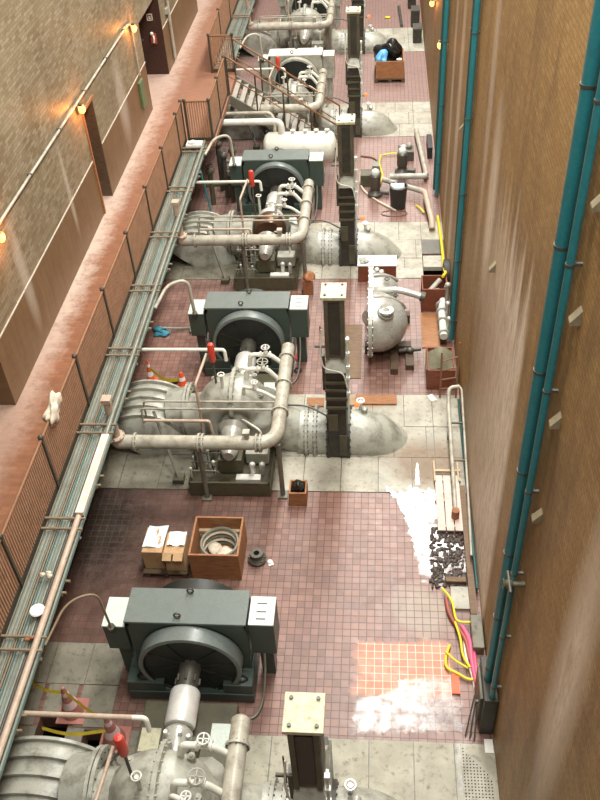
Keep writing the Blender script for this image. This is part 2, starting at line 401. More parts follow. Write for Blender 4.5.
class MB:
    def __init__(s):
        s.v, s.f, s.sm = [], [], []
    def add(s, vs, fs, smooth=False):
        o = len(s.v)
        s.v += [tuple(v) for v in vs]
        for f in fs:
            s.f.append([i + o for i in f])
            s.sm.append(smooth)
        return s
    def box(s, x0, x1, y0, y1, z0, z1, rz=0.0, rx=0.0, ry=0.0):
        c = Vector(((x0 + x1) / 2, (y0 + y1) / 2, (z0 + z1) / 2))
        h = Vector(((x1 - x0) / 2, (y1 - y0) / 2, (z1 - z0) / 2))
        m = (Matrix.Rotation(rz, 3, 'Z') @ Matrix.Rotation(ry, 3, 'Y') @ Matrix.Rotation(rx, 3, 'X')) if (rz or rx or ry) else Matrix.Identity(3)
        vs = [c + m @ Vector((h.x * a, h.y * b, h.z * d)) for d in (-1, 1) for a, b in ((-1, -1), (1, -1), (1, 1), (-1, 1))]
        return s.add(vs, [(3, 2, 1, 0), (4, 5, 6, 7), (0, 1, 5, 4), (1, 2, 6, 5), (2, 3, 7, 6), (3, 0, 4, 7)])
    def bar(s, p, q, w, h):
        p, q = Vector(p), Vector(q)
        a, b = frame_of(q - p)
        vs = [e + a * (w / 2 * i) + b * (h / 2 * j) for e in (p, q) for i, j in ((-1, -1), (1, -1), (1, 1), (-1, 1))]
        return s.add(vs, [(3, 2, 1, 0), (4, 5, 6, 7), (0, 1, 5, 4), (1, 2, 6, 5), (2, 3, 7, 6), (3, 0, 4, 7)])
    def tube(s, pts, r, n=10, caps=True, r1=None):
        pts = [Vector(p) for p in pts]
        k = len(pts)
        d0 = (pts[1] - pts[0]).normalized()
        a, b = frame_of(d0)
        vs, fs = [], []
        for i, p in enumerate(pts):
            d = (pts[min(i + 1, k - 1)] - pts[max(i - 1, 0)]).normalized()
            a = (a - d * a.dot(d)).normalized()
            b = d.cross(a)
            rr = r if r1 is None else r + (r1 - r) * i / (k - 1)
            for j in range(n):
                t = 2 * PI * j / n
                vs.append(p + a * (rr * math.cos(t)) + b * (rr * math.sin(t)))
        for i in range(k - 1):
            for j in range(n):
                j2 = (j + 1) % n
                fs.append((i * n + j, i * n + j2, (i + 1) * n + j2, (i + 1) * n + j))
        s.add(vs, fs, True)
        if caps:
            s.add(vs[:n], [tuple(range(n - 1, -1, -1))])
            s.add(vs[-n:], [tuple(range(n))])
        return s
    def cyl(s, p, q, r, n=14, r1=None):
        return s.tube([p, q], r, n, True, r1)
    def lathe(s, prof, c, axis='z', n=24, a0=0.0, a1=2 * PI, smooth=True):
        """prof: (along, radius) list around the axis through c"""
        if smooth and len(prof) > 2:
            runs, cur = [], [prof[0]]
            for i in range(1, len(prof)):
                cur.append(prof[i])
                if i < len(prof) - 1:
                    d0 = Vector((prof[i][0] - prof[i - 1][0], prof[i][1] - prof[i - 1][1]))
                    d1 = Vector((prof[i + 1][0] - prof[i][0], prof[i + 1][1] - prof[i][1]))
                    if d0.length > 1e-6 and d1.length > 1e-6 and d0.angle(d1) > .72:
                        runs.append(cur)
                        cur = [prof[i]]
            runs.append(cur)
            if len(runs) > 1:
                for q in runs:
                    s.lathe(q[:] if len(q) > 2 else q, c, axis, n, a0, a1, smooth)
                return s
        full = abs(a1 - a0 - 2 * PI) < 1e-6
        k = n if full else n + 1
        vs, fs = [], []
        c = Vector(c)
        for (t, r) in prof:
            for j in range(k):
                an = a0 + (a1 - a0) * j / n
                u, v = r * math.cos(an), r * math.sin(an)
                vs.append(c + Vector({'x': (t, u, v), 'y': (v, t, u), 'z': (u, v, t)}[axis]))
        for i in range(len(prof) - 1):
            for j in range(n):
                j2 = (j + 1) % k
                fs.append((i * k + j, i * k + j2, (i + 1) * k + j2, (i + 1) * k + j))
        return s.add(vs, fs, smooth)
    def torus(s, c, axis, Rr, r, n=18, m=6):
        prof = [(r * math.sin(2 * PI * i / m), Rr + r * math.cos(2 * PI * i / m)) for i in range(m + 1)]
        return s.lathe(prof, c, axis, n)
    def ell(s, c, rx, ry, rz, n=14, m=8, jit=0.0):
        vs, fs = [], []
        c = Vector(c)
        for i in range(m + 1):
            ph = -PI / 2 + PI * i / m
            for j in range(n):
                t = 2 * PI * j / n
                q = 1 + (random.random() - .5) * jit
                vs.append(c + Vector((rx * math.cos(ph) * math.cos(t) * q, ry * math.cos(ph) * math.sin(t) * q, rz * math.sin(ph) * q)))
        for i in range(m):
            for j in range(n):
                j2 = (j + 1) % n
                fs.append((i * n + j, i * n + j2, (i + 1) * n + j2, (i + 1) * n + j))
        return s.add(vs, fs, True)
    def lump(s, c, rx, ry, rz, seed=0, n=20, m=12, k=.35):
        rn = random.Random(seed)
        w = [(Vector((rn.uniform(-1, 1), rn.uniform(-1, 1), rn.uniform(-1, 1))) * rn.uniform(2.0, 6.5), rn.uniform(0, 6)) for _ in range(7)]
        vs, fs = [], []
        c = Vector(c)
        for i in range(m + 1):
            ph = -PI / 2 + PI * i / m
            for j in range(n):
                t = 2 * PI * j / n
                d = Vector((math.cos(ph) * math.cos(t), math.cos(ph) * math.sin(t), math.sin(ph)))
                q = 1 + k * sum(math.sin(a.dot(d) + b) for a, b in w) / 3.0
                vs.append(c + Vector((rx * d.x * q, ry * d.y * q, max(-rz, rz * d.z * q))))
        for i in range(m):
            for j in range(n):
                j2 = (j + 1) % n
                fs.append((i * n + j, i * n + j2, (i + 1) * n + j2, (i + 1) * n + j))
        return s.add(vs, fs, True)
    def poly(s, pts, z0, z1):
        n = len(pts)
        vs = [(p[0], p[1], z0) for p in pts] + [(p[0], p[1], z1) for p in pts]
        return s.add(vs, [tuple(range(n - 1, -1, -1)), tuple(range(n, 2 * n))] + [(i, (i + 1) % n, n + (i + 1) % n, n + i) for i in range(n)])
    def bolts(s, c, axis, Rr, r, h, n, a0=0.0):
        c = Vector(c)
        for j in range(n):
            a = a0 + 2 * PI * j / n
            u, v = Rr * math.cos(a), Rr * math.sin(a)
            o = Vector({'x': (0, u, v), 'y': (v, 0, u), 'z': (u, v, 0)}[axis])
            d = Vector({'x': (1, 0, 0), 'y': (0, 1, 0), 'z': (0, 0, 1)}[axis]) * h
            s.cyl(c + o - d, c + o + d, r, 6)
        return s
    def build(s, name, m, parent=None, bevel=0.0):
        o0 = parent_loc(parent)
        me = bpy.data.meshes.new(name)
        me.from_pydata([(v[0] - o0.x, v[1] - o0.y, v[2] - o0.z) for v in s.v], [], s.f)
        me.polygons.foreach_set('use_smooth', s.sm)
        me.update()
        me.materials.append(M[m])
        o = bpy.data.objects.new(name, me)
        COL.objects.link(o)
        if parent is not None:
            o.parent = parent
        if bevel:
            b = o.modifiers.new('bevel', 'BEVEL')
            b.width = bevel
            b.segments = 2
            b.limit_method = 'ANGLE'
        return o

def parent_loc(p):
    v = Vector((0, 0, 0))
    while p is not None:
        v += p.location
        p = p.parent
    return v

def tag(o, label, cat, group=None):
    o['label'] = label
    o['category'] = cat
    if group:
        o['group'] = group
    return o
def thing(name, label, cat, loc, group=None):
    o = bpy.data.objects.new(name, None)
    o.empty_display_size = 0.1
    COL.objects.link(o)
    o.location = loc
    return tag(o, label, cat, group)
def structure(o):
    o['kind'] = 'structure'
    return o
def jitter_grid(nx, ny, fn):
    """sheet mesh: fn(u, v) -> point"""
    vs = [fn(i / nx, j / ny) for j in range(ny + 1) for i in range(nx + 1)]
    fs = [(j * (nx + 1) + i, j * (nx + 1) + i + 1, (j + 1) * (nx + 1) + i + 1, (j + 1) * (nx + 1) + i) for j in range(ny) for i in range(nx)]
    return vs, fs


# ================================================================== THE SETTING
XL, XR = -6.25, 1.70
WALK = 2.10
XW = -4.95                                       # edge of the walkway
YN, YF = -6.0, 52.0
HOLES = [(1.13, 1.66, 17.75, 18.85), (-4.98, -4.52, 5.72, 6.20), (-4.26, -3.92, 5.72, 6.02)]   # open pits in the floor
def carve(rects, h):
    out = []
    for (a, b, c, d) in rects:
        x0, x1, y0, y1 = max(a, h[0]), min(b, h[1]), max(c, h[2]), min(d, h[3])
        if x0 >= x1 or y0 >= y1:
            out.append((a, b, c, d))
            continue
        for q in ((a, x0, c, d), (x1, b, c, d), (x0, x1, c, y0), (x0, x1, y1, d)):
            if q[1] - q[0] > 1e-4 and q[3] - q[2] > 1e-4:
                out.append(q)
    return out
rects = [(-5.65, XR + .02, YN, YF)]
for h in HOLES:
    rects = carve(rects, h)
fl = MB()
for (a, b, c, d) in rects:
    fl.box(a, b, c, d, -0.3, 0.0)
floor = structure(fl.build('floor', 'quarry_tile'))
for h in HOLES:
    a, b, c, d = h
    MB().box(a - .1, b + .1, c - .1, d + .1, -1.3, -1.2).box(a - .1, a - .001, c - .1, d + .1, -1.2, -.02).box(b + .001, b + .1, c - .1, d + .1, -1.2, -.02).box(a, b, c - .1, c - .001, -1.2, -.02).box(a, b, d + .001, d + .1, -1.2, -.02).build('pit_lining', 'void', floor)

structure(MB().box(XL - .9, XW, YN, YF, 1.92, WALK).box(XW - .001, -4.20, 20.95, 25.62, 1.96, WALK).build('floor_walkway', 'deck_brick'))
structure(MB().box(XL - .9, -5.65, YN, YF, -.3, 1.92).build('wall_walkway', 'slab_grey'))
structure(MB().box(XR, XR + .4, YN, YF, -.3, 15.5).build('wall_right', 'brick_right'))

# left wall with its door recesses
OPEN = [(9.75, 10.82, 4.45), (17.42, 18.22, 4.46), (23.10, 25.62, 4.40), (31.2, 33.2, 4.3)]
wl = MB()
y = YN
for (a, b, top) in OPEN:
    wl.box(XL - .9, XL, y, a, WALK, top if False else 4.3)
    y = b
wl.box(XL - .9, XL, y, YF, WALK, 4.3)
y = YN
for (a, b, top) in OPEN:
    wl.box(XL - .9, XL, y, a, 4.3, 4.5)
    wl.box(XL - .9, XL, a, b, top, 4.5) if top < 4.5 else None
    y = b
wl.box(XL - .9, XL, y, YF, 4.3, 4.5)
wl.box(XL - .9, XL, YN, YF, 4.5, 15.5)
wall_left = structure(wl.build('wall_left', 'brick_left'))
for i, (a, b, top) in enumerate(OPEN):
    d = MB().box(XL - .72, XL - .66, a - .02, b + .02, WALK, top).build('door_%d' % (i + 1), 'valve_black')  # near-black colour paints in the darkness of the recess
    structure(d)
    MB().box(XL - .66, XL - .645, a + .12, b - .12, WALK + .15, WALK + 1.0).build('panel', 'jamb_dark', d)
    MB().box(XL - .66, XL - .645, a + .12, b - .12, WALK + 1.15, top - .15).build('panel', 'jamb_dark', d)
    MB().cyl((XL - .66, b - .14, WALK + 1.05), (XL - .58, b - .14, WALK + 1.05), .03, 8).build('handle', 'steel_dark', d)
# dark lined far reveal of the wide recess
structure(MB().box(XL - .66, XL + .004, 25.58, 25.622, WALK + .0, 4.4).build('trim_1', 'jamb_dark'))
structure(MB().box(XL - .66, XL + .002, 18.19, 18.222, WALK, 4.46).build('trim_2', 'wood_dark'))
structure(MB().box(XL - .005, XL + .03, 17.36, 17.42, WALK, 4.50).box(XL - .005, XL + .03, 17.36, 18.28, 4.46, 4.52).build('trim_3', 'wood_orange'))
dado = MB()
y = YN
for (a, b, top) in OPEN:
    dado.box(XL, XL + .012, y, a, 3.385, 3.415)
    y = b
dado.box(XL, XL + .012, y, YF, 3.385, 3.415)
structure(dado.build('trim_4', 'rack_white'))

# concrete slabs under every pump, each a piece of the floor
slab_mesh = {}
def slab(x0, x1, y0, y1, mat, z=.012):
    g = .007
    rs = [(x0 + g, x1 - g, y0 + g, y1 - g)]
    for h in HOLES:
        if z < .03:
            rs = carve(rs, h)
    for (a, b, c, d) in rs:
        if b - a > .08 and d - c > .08:
            MB().box(a, b, c, d, -.01, z + random.uniform(-.004, .004)).build('slab', mat, floor)
BANDS = [(3.30, 6.05), (10.80, 13.50), (17.75, 20.40), (25.50, 28.05), (32.50, 35.00)]
for bi, (y0, y1) in enumerate(BANDS):
    rs = [(-5.65, XR, y0, y1)]
    for h in HOLES:
        rs = carve(rs, h)
    bd = MB()
    for (a, b, c, d) in rs:
        bd.box(a, b, c, d, -.005, .004)
    bd.build('joint_bed', 'steel_dark', floor)
    xs = [-5.65, -4.85, -4.1, -3.15, -2.2, -1.35, -.65, .05, .68, 1.13, XR]
    rows = [y0, y0 + .9, y0 + 1.75, y1]
    for j in range(3):
        off = (0, .3, -.12)[j]
        for i in range(len(xs) - 1):
            a = xs[i] + (off if 0 < i < len(xs) - 2 else 0)
            b = xs[i + 1] + (off if i + 1 < len(xs) - 2 else 0)
            if bi == 2 and i == len(xs) - 2 and j < 2:
                continue
            m = 'slab_grey' if b < -1.5 else 'slab_mid' if bi == 0 else random.choice(['slab_pale', 'slab_warm', 'slab_warm'])
            slab(a, b, rows[j], rows[j + 1], m)
# grey slabs left of the nearest motor and the pale one by the hoses
for i, (a, b) in enumerate(((-5.65, -5.05), (-5.05, -4.45), (-4.45, -3.9))):
    for (c, d) in ((6.06, 6.75), (6.75, 7.48)):
        slab(a, b, c, d, 'slab_grey')
slab(1.23, 1.62, 8.28, 8.72, 'slab_pale', .05)
slab(1.13, 1.62, 18.10, 18.62, 'slab_pale', .10)
slab(.62, 1.13, 17.76, 18.2, 'slab_pale', .02)

# ================================================================== WALKWAY RAILING, LANDING, STAIRS
RT = WALK + 1.07
post_px = [(2.7, 538), (41.7, 439.3), (75, 357.7), (101.7, 290.7), (125.7, 234.3), (145, 188.3), (161.7, 149), (176.7, 115)]
py_ = [3.4, 5.2] + [P(a, b, RT).y for a, b in post_px]
def rail_run(root, pts, posts=True, d=.055):
    """posts at pts, with a top rail, a toe board and a screen of upright slats between them"""
    for i, p in enumerate(pts):
        if posts:
            MB().box(p[0] - d / 2, p[0] + d / 2, p[1] - d / 2, p[1] + d / 2, WALK - .12, RT + .02).ell((p[0], p[1], RT + .03), .05, .05, .05, 8, 5).build('post', 'rail_dark', root)
    for a, b in zip(pts, pts[1:]):
        a, b = Vector((*a, 0)), Vector((*b, 0))
        L = (b - a).length
        u = (b - a).normalized()
        z = Vector((0, 0, 1))
        MB().tube([a + z * RT, b + z * RT], .026, 8).build('top_rail', 'rail_rust', root)
        MB().bar(a + z * (WALK + .05), b + z * (WALK + .05), .015, .12).build('toe_board', 'rail_dark', root)
        m = MB()
        n = max(2, int(L / .062))
        for k in range(1, n):
            q = a + u * (L * k / n)
            m.bar(q + z * (WALK + .10), q + z * (RT - .02), .034, .012) if abs(u.x) > .5 else m.box(q.x - .006, q.x + .006, q.y - .017, q.y + .017, WALK + .10, RT - .02)
        s = m.build('slat_screen', 'slat_rust', root)
        s['kind'] = 'stuff'
rl = thing('walkway_railing', 'rusty slatted guard railing along the brick walkway, this side of the landing', 'railing', (XW, 3.4, WALK))
rail_run(rl, [(XW, q) for q in py_] + [(XW, 20.95)])
lr = thing('landing_railing', 'slatted guard railing around the landing at the head of the stairs', 'railing', (-4.22, 20.95, WALK))
rail_run(lr, [(XW + .09, 20.99), (-4.24, 20.99), (-4.24, 22.4), (-4.24, 23.85)])
rr = thing('walkway_railing', 'rusty slatted guard railing beyond the landing and stairs', 'railing', (XW, 25.6, WALK))
rail_run(rr, [(-4.24, 25.60), (XW + .02, 25.60)] + [(XW, 25.6 + 2.2 * k) for k in range(1, 9)])

st = thing('staircase', 'steel staircase with handrails going down from the walkway landing to the floor', 'staircase', (-4.2, 24.6, 0))
SX0, SX1, SY0, SY1 = -4.20, -1.15, 23.95, 25.35
n = 15
for sy in (SY0, SY1):
    m = MB()
    vs = []
    for (x, z) in ((SX0, WALK), (SX0, WALK - .32), (SX1 - .35, 0), (SX1, 0), (SX1, .12)):
        vs += [(x, sy - .03, z), (x, sy + .03, z)]
    m.add(vs, [(0, 2, 4, 6, 8), (9, 7, 5, 3, 1), (0, 1, 3, 2), (2, 3, 5, 4), (4, 5, 7, 6), (6, 7, 9, 8), (8, 9, 1, 0)])
    m.build('stringer', 'stair_steel', st)
    hr = MB().tube([(SX0, sy, RT), (SX1, sy, 1.1), (SX1, sy, 0.05)], .028, 8).build('handrail', 'rail_rust', st)
    MB().tube([(SX0, sy, WALK + .55), (SX1, sy, .58)], .018, 8).build('mid_rail', 'rail_rust', st)
    for k in range(0, 5):
        x = SX0 + (SX1 - SX0) * k / 4
        z = WALK * (1 - k / 4)
        MB().cyl((x, sy, max(.0, z - .12)), (x, sy, z + 1.05), .024, 8).build('post', 'rail_dark', st)
for k in range(n):
    x = SX0 + (SX1 - SX0) * (k + .15) / n
    z = WALK * (1 - (k + 1) / n) + .02
    t = MB().box(x, x + .15, SY0 + .03, SY1 - .03, z - .03, z).build('tread', 'stair_tread', st)
    MB().box(x + .14, x + .155, SY0 + .03, SY1 - .03, z - .06, z + .004).build('nosing', 'rail_dark', t)

# ================================================================== PIPE RACK beside the walkway
def rack(y0, y1, label):
    t = thing('pipe_rack', label, 'pipe rack', (XW + .02, y0, WALK - .1))
    def run(name, x0, x1, z0, z1, mat, a=y0, b=y1):
        return MB().box(x0, x1, a, b, z0, z1).build(name, mat, t)
    def tray(x0, x1, z, mat):
        o = run('cable_tray', x0, x1, z, z + .012, mat)
        MB().box(x0, x0 + .012, y0, y1, z + .012, z + .06).build('tray_lip', mat, o)
        MB().box(x1 - .012, x1, y0, y1, z + .012, z + .06).build('tray_lip', mat, o)
        for k in range(2):
            xx = x0 + (x1 - x0) * (k + 1) / 3
            MB().tube([(xx, y0, z + .03), (xx, y1, z + .03)], .014, 6).build('cable', 'rack_grey', o)
    tray(-4.91, -4.76, WALK - .02, 'rack_grey')
    tray(-4.72, -4.60, WALK - .05, 'rack_teal')
    tray(-4.48, -4.38, WALK - .06, 'rack_teal')
    for x, r, mt in ((-4.575, .018, 'rack_grey'), (-4.54, .014, 'steel_dark'), (-4.505, .018, 'rack_grey'), (-4.74, .014, 'rack_rust')):
        MB().tube([(x, y0, WALK + .02), (x, y1, WALK + .02)], r, 6).build('conduit', mt, t)
    k = y0 + .35
    i = 0
    while k < y1:
        for dy in (0, .2):
            MB().cyl((-4.945, k + dy, WALK - .085 if i % 2 else WALK + .075), (-4.32, k + dy, WALK - .085 if i % 2 else WALK + .075), .022, 6).build('crossbar', 'rack_rust', t)
        MB().bar((-4.95, k, WALK - .55), (-4.40, k, WALK - .12), .05, .05).build('bracket', 'stair_steel', t)
        k += 1.02
        i += 1
    return t
rack(3.6, 20.85, 'rack of grey and teal cable trays and conduits beside the near walkway railing')
rack(25.75, 44.0, 'rack of cable trays and conduits running on past the stairs')
def pipe(name, label, pts, r, mat, cat='pipe', rad=.1, n=10, group=None):
    o = MB().tube(fillet(pts, rad) if len(pts) > 2 else pts, r, n).build(name, mat)
    return tag(o, label, cat, group)
pipe('rack_pipe', 'long pinkish grey pipe lying on the outer edge of the pipe rack', [(-4.43, 3.6, WALK + .10), (-4.43, 8.25, WALK + .10)], .045, 'pipe_pink')
pipe('rack_pipe', 'long pale grey pipe on the outer edge of the rack beyond the pale duct cover', [(-4.43, 10.0, WALK + .10), (-4.43, 20.8, WALK + .10)], .036, 'rack_grey')
tag(MB().box(-4.50, -4.37, 8.3, 10.0, WALK + .045, WALK + .13).build('duct_cover', 'rack_white', None, .01), 'pale peeling duct cover lying on the pipe rack', 'duct')
hp = P(37, 610, WALK + .12)
tag(MB().lathe([(0, .0), (0, .10), (.02, .105), (.035, .09), (.035, 0)], (hp.x, hp.y, WALK + .098), 'z', 20).build('white_plate', 'paper'), 'round white plate lying on the pipe rack cables', 'plate')
gp = P(46, 576, WALK + .1)
gl = MB()
for dx, dy in ((-.05, 0), (.03, .03), (.06, -.02)):
    gl.lump((gp.x + dx, gp.y + dy, WALK + .125), .045, .035, .03, 17, 10, 6, .3)
tag(gl.build('work_glove', 'rag'), 'crumpled pale work glove dropped on the pipe rack', 'glove')
gp = P(27, 640, WALK + .1)
tag(MB().ell((gp.x, gp.y, WALK + .115), .05, .03, .025, 8, 5, .4).ell((gp.x + .05, gp.y + .03, WALK + .11), .04, .025, .02, 8, 5, .4).build('rag', 'rust'), 'small brown rag on the pipe rack near the bottom left', 'rag')
bg = P(58, 412, RT)
tag(MB().lump((XW + .02, bg.y, RT + .03), .10, .27, .17, 5, 24, 16, .45).build('cloth_bundle', 'rag'),
    'pale cloth bundle thrown over the walkway railing', 'cloth')
tp = P(192, 147, WALK + .1)
tag(MB().box(-4.85, -4.45, 20.45, 20.72, WALK + .10, WALK + .16).ell((-4.7, 20.55, WALK + .19), .12, .08, .05, 10, 5, .3).build('white_bundle', 'paper'), 'white bundle on the end of the pipe rack below the landing', 'bundle')

# ================================================================== PUMP UNITS
WH = {'A': 'nearest the camera', 'B': 'by the orange cones', 'C': 'with its casing opened up', 'D': 'just beyond the stairs', 'E': 'farthest from the camera'}
XM = -2.66

def bolt_part(root, c, axis, Rr, br, h, nb):
    o = MB().bolts(c, axis, Rr, br, h, nb).build('flange_bolts', 'steel_dark', root)
    o['kind'] = 'stuff'
def flange(root, c, axis, Rr, th, mat, nb=12, br=.018):
    c = Vector(c)
    MB().lathe([(-th / 2, Rr * .7), (-th / 2, Rr), (th / 2, Rr), (th / 2, Rr * .7)], c, axis, 24, smooth=False).build('flange', mat, root)
    bolt_part(root, c, axis, Rr * .9, br, th * .9, nb)

def motor(u, Ym):
    t = thing('electric_motor', 'dark green box-topped electric motor of the pump ' + WH[u], 'motor', (XM, Ym + .3, 0), 'pump motors along the hall')
    zc = .80
    mg, mt, lidm = ('pump_grey', 'pipe_light', 'pipe_light') if u in 'DE' else ('motor_green', 'motor_lit_top', 'panel_pale')  # cover and ring tone paints in the light from above
    MB().box(-3.66, -1.78, Ym - .30, Ym - .02, 0, .22).box(-3.66, -3.10, Ym - .28, Ym - .02, .22, .44).box(-2.22, -1.78, Ym - .28, Ym - .02, .22, .44).box(-3.66, -1.78, Ym + .72, Ym + .92, 0, .44).box(-3.66, -3.38, Ym - .02, Ym + .72, 0, .44).box(-2.06, -1.78, Ym - .02, Ym + .72, 0, .44).build('base_frame', mg, t, .012)
    for x in (-3.40, -1.98):
        MB().ell((x, Ym - .17, .44), .13, .07, .05, 14, 6).build('foot', 'motor_dark', t)
    s = MB().lathe([(.92, 0), (.92, .45), (.84, .70), (.56, .745), (-.20, .745), (-.24, .72), (-.24, .675), (-.20, .67), (-.19, .0)], (XM, Ym, zc), 'y', 40).build('stator', 'motor_dark', t)
    MB().lathe([(-.235, .685), (-.25, .69), (-.25, .740), (-.245, .752), (-.02, .752), (-.02, .745)], (XM, Ym, zc), 'y', 40).build('end_ring', mg if u in 'DE' else mt, s)
    for k in range(10):
        a = 2 * PI * k / 10 + .15
        MB().bar((XM + .14 * math.cos(a), Ym - .20, zc + .14 * math.sin(a)), (XM + .66 * math.cos(a), Ym - .20, zc + .66 * math.sin(a)), .03, .03).build('spoke', 'motor_dark', s)
    b = MB()
    for x0, x1 in ((-3.53, -3.40), (-1.95, -1.82)):
        b.box(x0, x1, Ym + .02, Ym + .55, .26, 1.56)
    b.box(-3.53, -1.82, Ym + .02, Ym + .55, 1.44, 1.56)
    # arched face plates round the drum
    for yy in (Ym + .0, Ym + .53):
        N = 20
        vs, fs = [], []
        for k in range(N + 1):
            a = PI * k / N
            x, z = XM + .755 * math.cos(a), zc + .755 * math.sin(a)
            for (xx, zz) in ((x, min(z, 1.548)), (XM + (.86 if x > XM else -.86) if abs(math.cos(a)) > .62 else XM + .86 * math.cos(a) / .62, 1.56 if abs(math.cos(a)) < .62 else z)):
                vs += [(xx, yy, zz), (xx, yy + .04, zz)]
        for k in range(N):
            i = k * 4
            fs += [(i, i + 2, i + 6, i + 4), (i + 1, i + 5, i + 7, i + 3)]
        b.add(vs, fs)
    b.build('housing', mg, t)
    lid = MB().box(-3.55, -1.80, Ym - .01, Ym + .58, 1.56, 1.60).build('top_cover', mt, t, .008)
    for (x, y) in ((XM + .0, Ym + .50), (XM - .12, Ym + .08)):
        MB().torus((x, y, 1.66), 'y', .045, .014, 12, 6).cyl((x, y, 1.59), (x, y, 1.625), .02, 8).build('lifting_eye', 'steel_dark', lid)
    rb = MB().box(-1.78, -1.42, Ym + .06, Ym + .52, .78, 1.50).build('terminal_box', mg, t, .01)
    MB().box(-1.78, -1.42, Ym + .05, Ym + .53, 1.50, 1.525).build('lid', lidm, rb)
    for k, yy in enumerate((.14, .26, .40)):
        MB().box(-1.68, -1.54, Ym + yy, Ym + yy + .02, 1.525, 1.529).build('label_strip', 'motor_green', rb)
    lb = MB().box(-3.90, -3.57, Ym + .02, Ym + .50, .85, 1.42).build('terminal_box', mg, t, .01)
    MB().box(-3.90, -3.57, Ym + .01, Ym + .51, 1.42, 1.445).build('lid', lidm, lb)
    MB().box(-1.70, -1.50, Ym + .2, Ym + .4, 0, .78).build('stand', mg, t)
    MB().box(-3.83, -3.65, Ym + .15, Ym + .35, 0, .85).build('stand', mg, t)
    pts = fillet([(-1.60, Ym + .05, .8), (-1.60, Ym - .1, .45), (-1.64, Ym - .3, .12), (-1.72, Ym - .55, .03), (-2.0, Ym - .6, .03)], .2)
    MB().tube(pts, .018, 6).build('cable', 'rack_grey', t)
    return t

def volute(u, t, Y0):
    zc, yc = .80, Y0 + .30
    m = MB()
    N, K = 40, 14
    vs, fs = [], []
    for i in range(N):
        a = 2 * PI * i / N
        g = ((a - .3) % (2 * PI)) / (2 * PI)
        r = .30 + .10 * g
        Rm = .40 + .05 * g
        for j in range(K):
            b = 2 * PI * j / K
            rad = Rm + r * math.cos(b)
            vs.append((XM + rad * math.cos(a), yc + 1.45 * r * math.sin(b), zc + rad * math.sin(a)))
    for i in range(N):
        for j in range(K):
            fs.append((i * K + j, i * K + (j + 1) % K, ((i + 1) % N) * K + (j + 1) % K, ((i + 1) % N) * K + j))
    m.add(vs, fs, True)
    m.ell((XM, yc, zc), .48, .52, .48, 22, 12)
    c = m.build('volute_casing', 'pump_grey', t)
    # split flange over the top
    N = 26
    vs = []
    for x in (XM - .03, XM + .03):
        for k in range(N):
            a = 2 * PI * k / N
            vs.append((x, yc + .58 * math.cos(a), 1.22 + .43 * math.sin(a)))
    f = MB().add(vs, [tuple(range(N - 1, -1, -1)), tuple(range(N, 2 * N))] + [(k, (k + 1) % N, N + (k + 1) % N, N + k) for k in range(N)])
    for k in range(1, 12):
        a = PI * k / 12
        p = (yc + .54 * math.cos(a), 1.22 + .39 * math.sin(a))
        f.cyl((XM - .06, *p), (XM + .06, *p), .016, 6)
    f.build('split_flange', 'pump_grey', t)
    MB().tube(fillet([(XM + .35, yc, .62), (-1.95, yc, .40), (-1.46, Y0 + .36, .16)], .3), .44, 22, True).build('discharge_nozzle', 'pump_grey', t)
    MB().tube(fillet([(XM - .35, yc, .75), (-3.35, yc, .62), (-3.60, yc, .58)], .3), .46, 22, True).build('suction_nozzle', 'pump_grey', t)
    for dx, dy, z in ((-.42, .25, 1.38), (.36, .32, 1.40), (.5, -.15, 1.30)):
        MB().cyl((XM + dx, yc + dy, z - .12), (XM + dx, yc + dy, z), .05, 10).cyl((XM + dx, yc + dy, z - .03), (XM + dx, yc + dy, z + .02), .025, 6).build('plug', 'pump_grey', t)

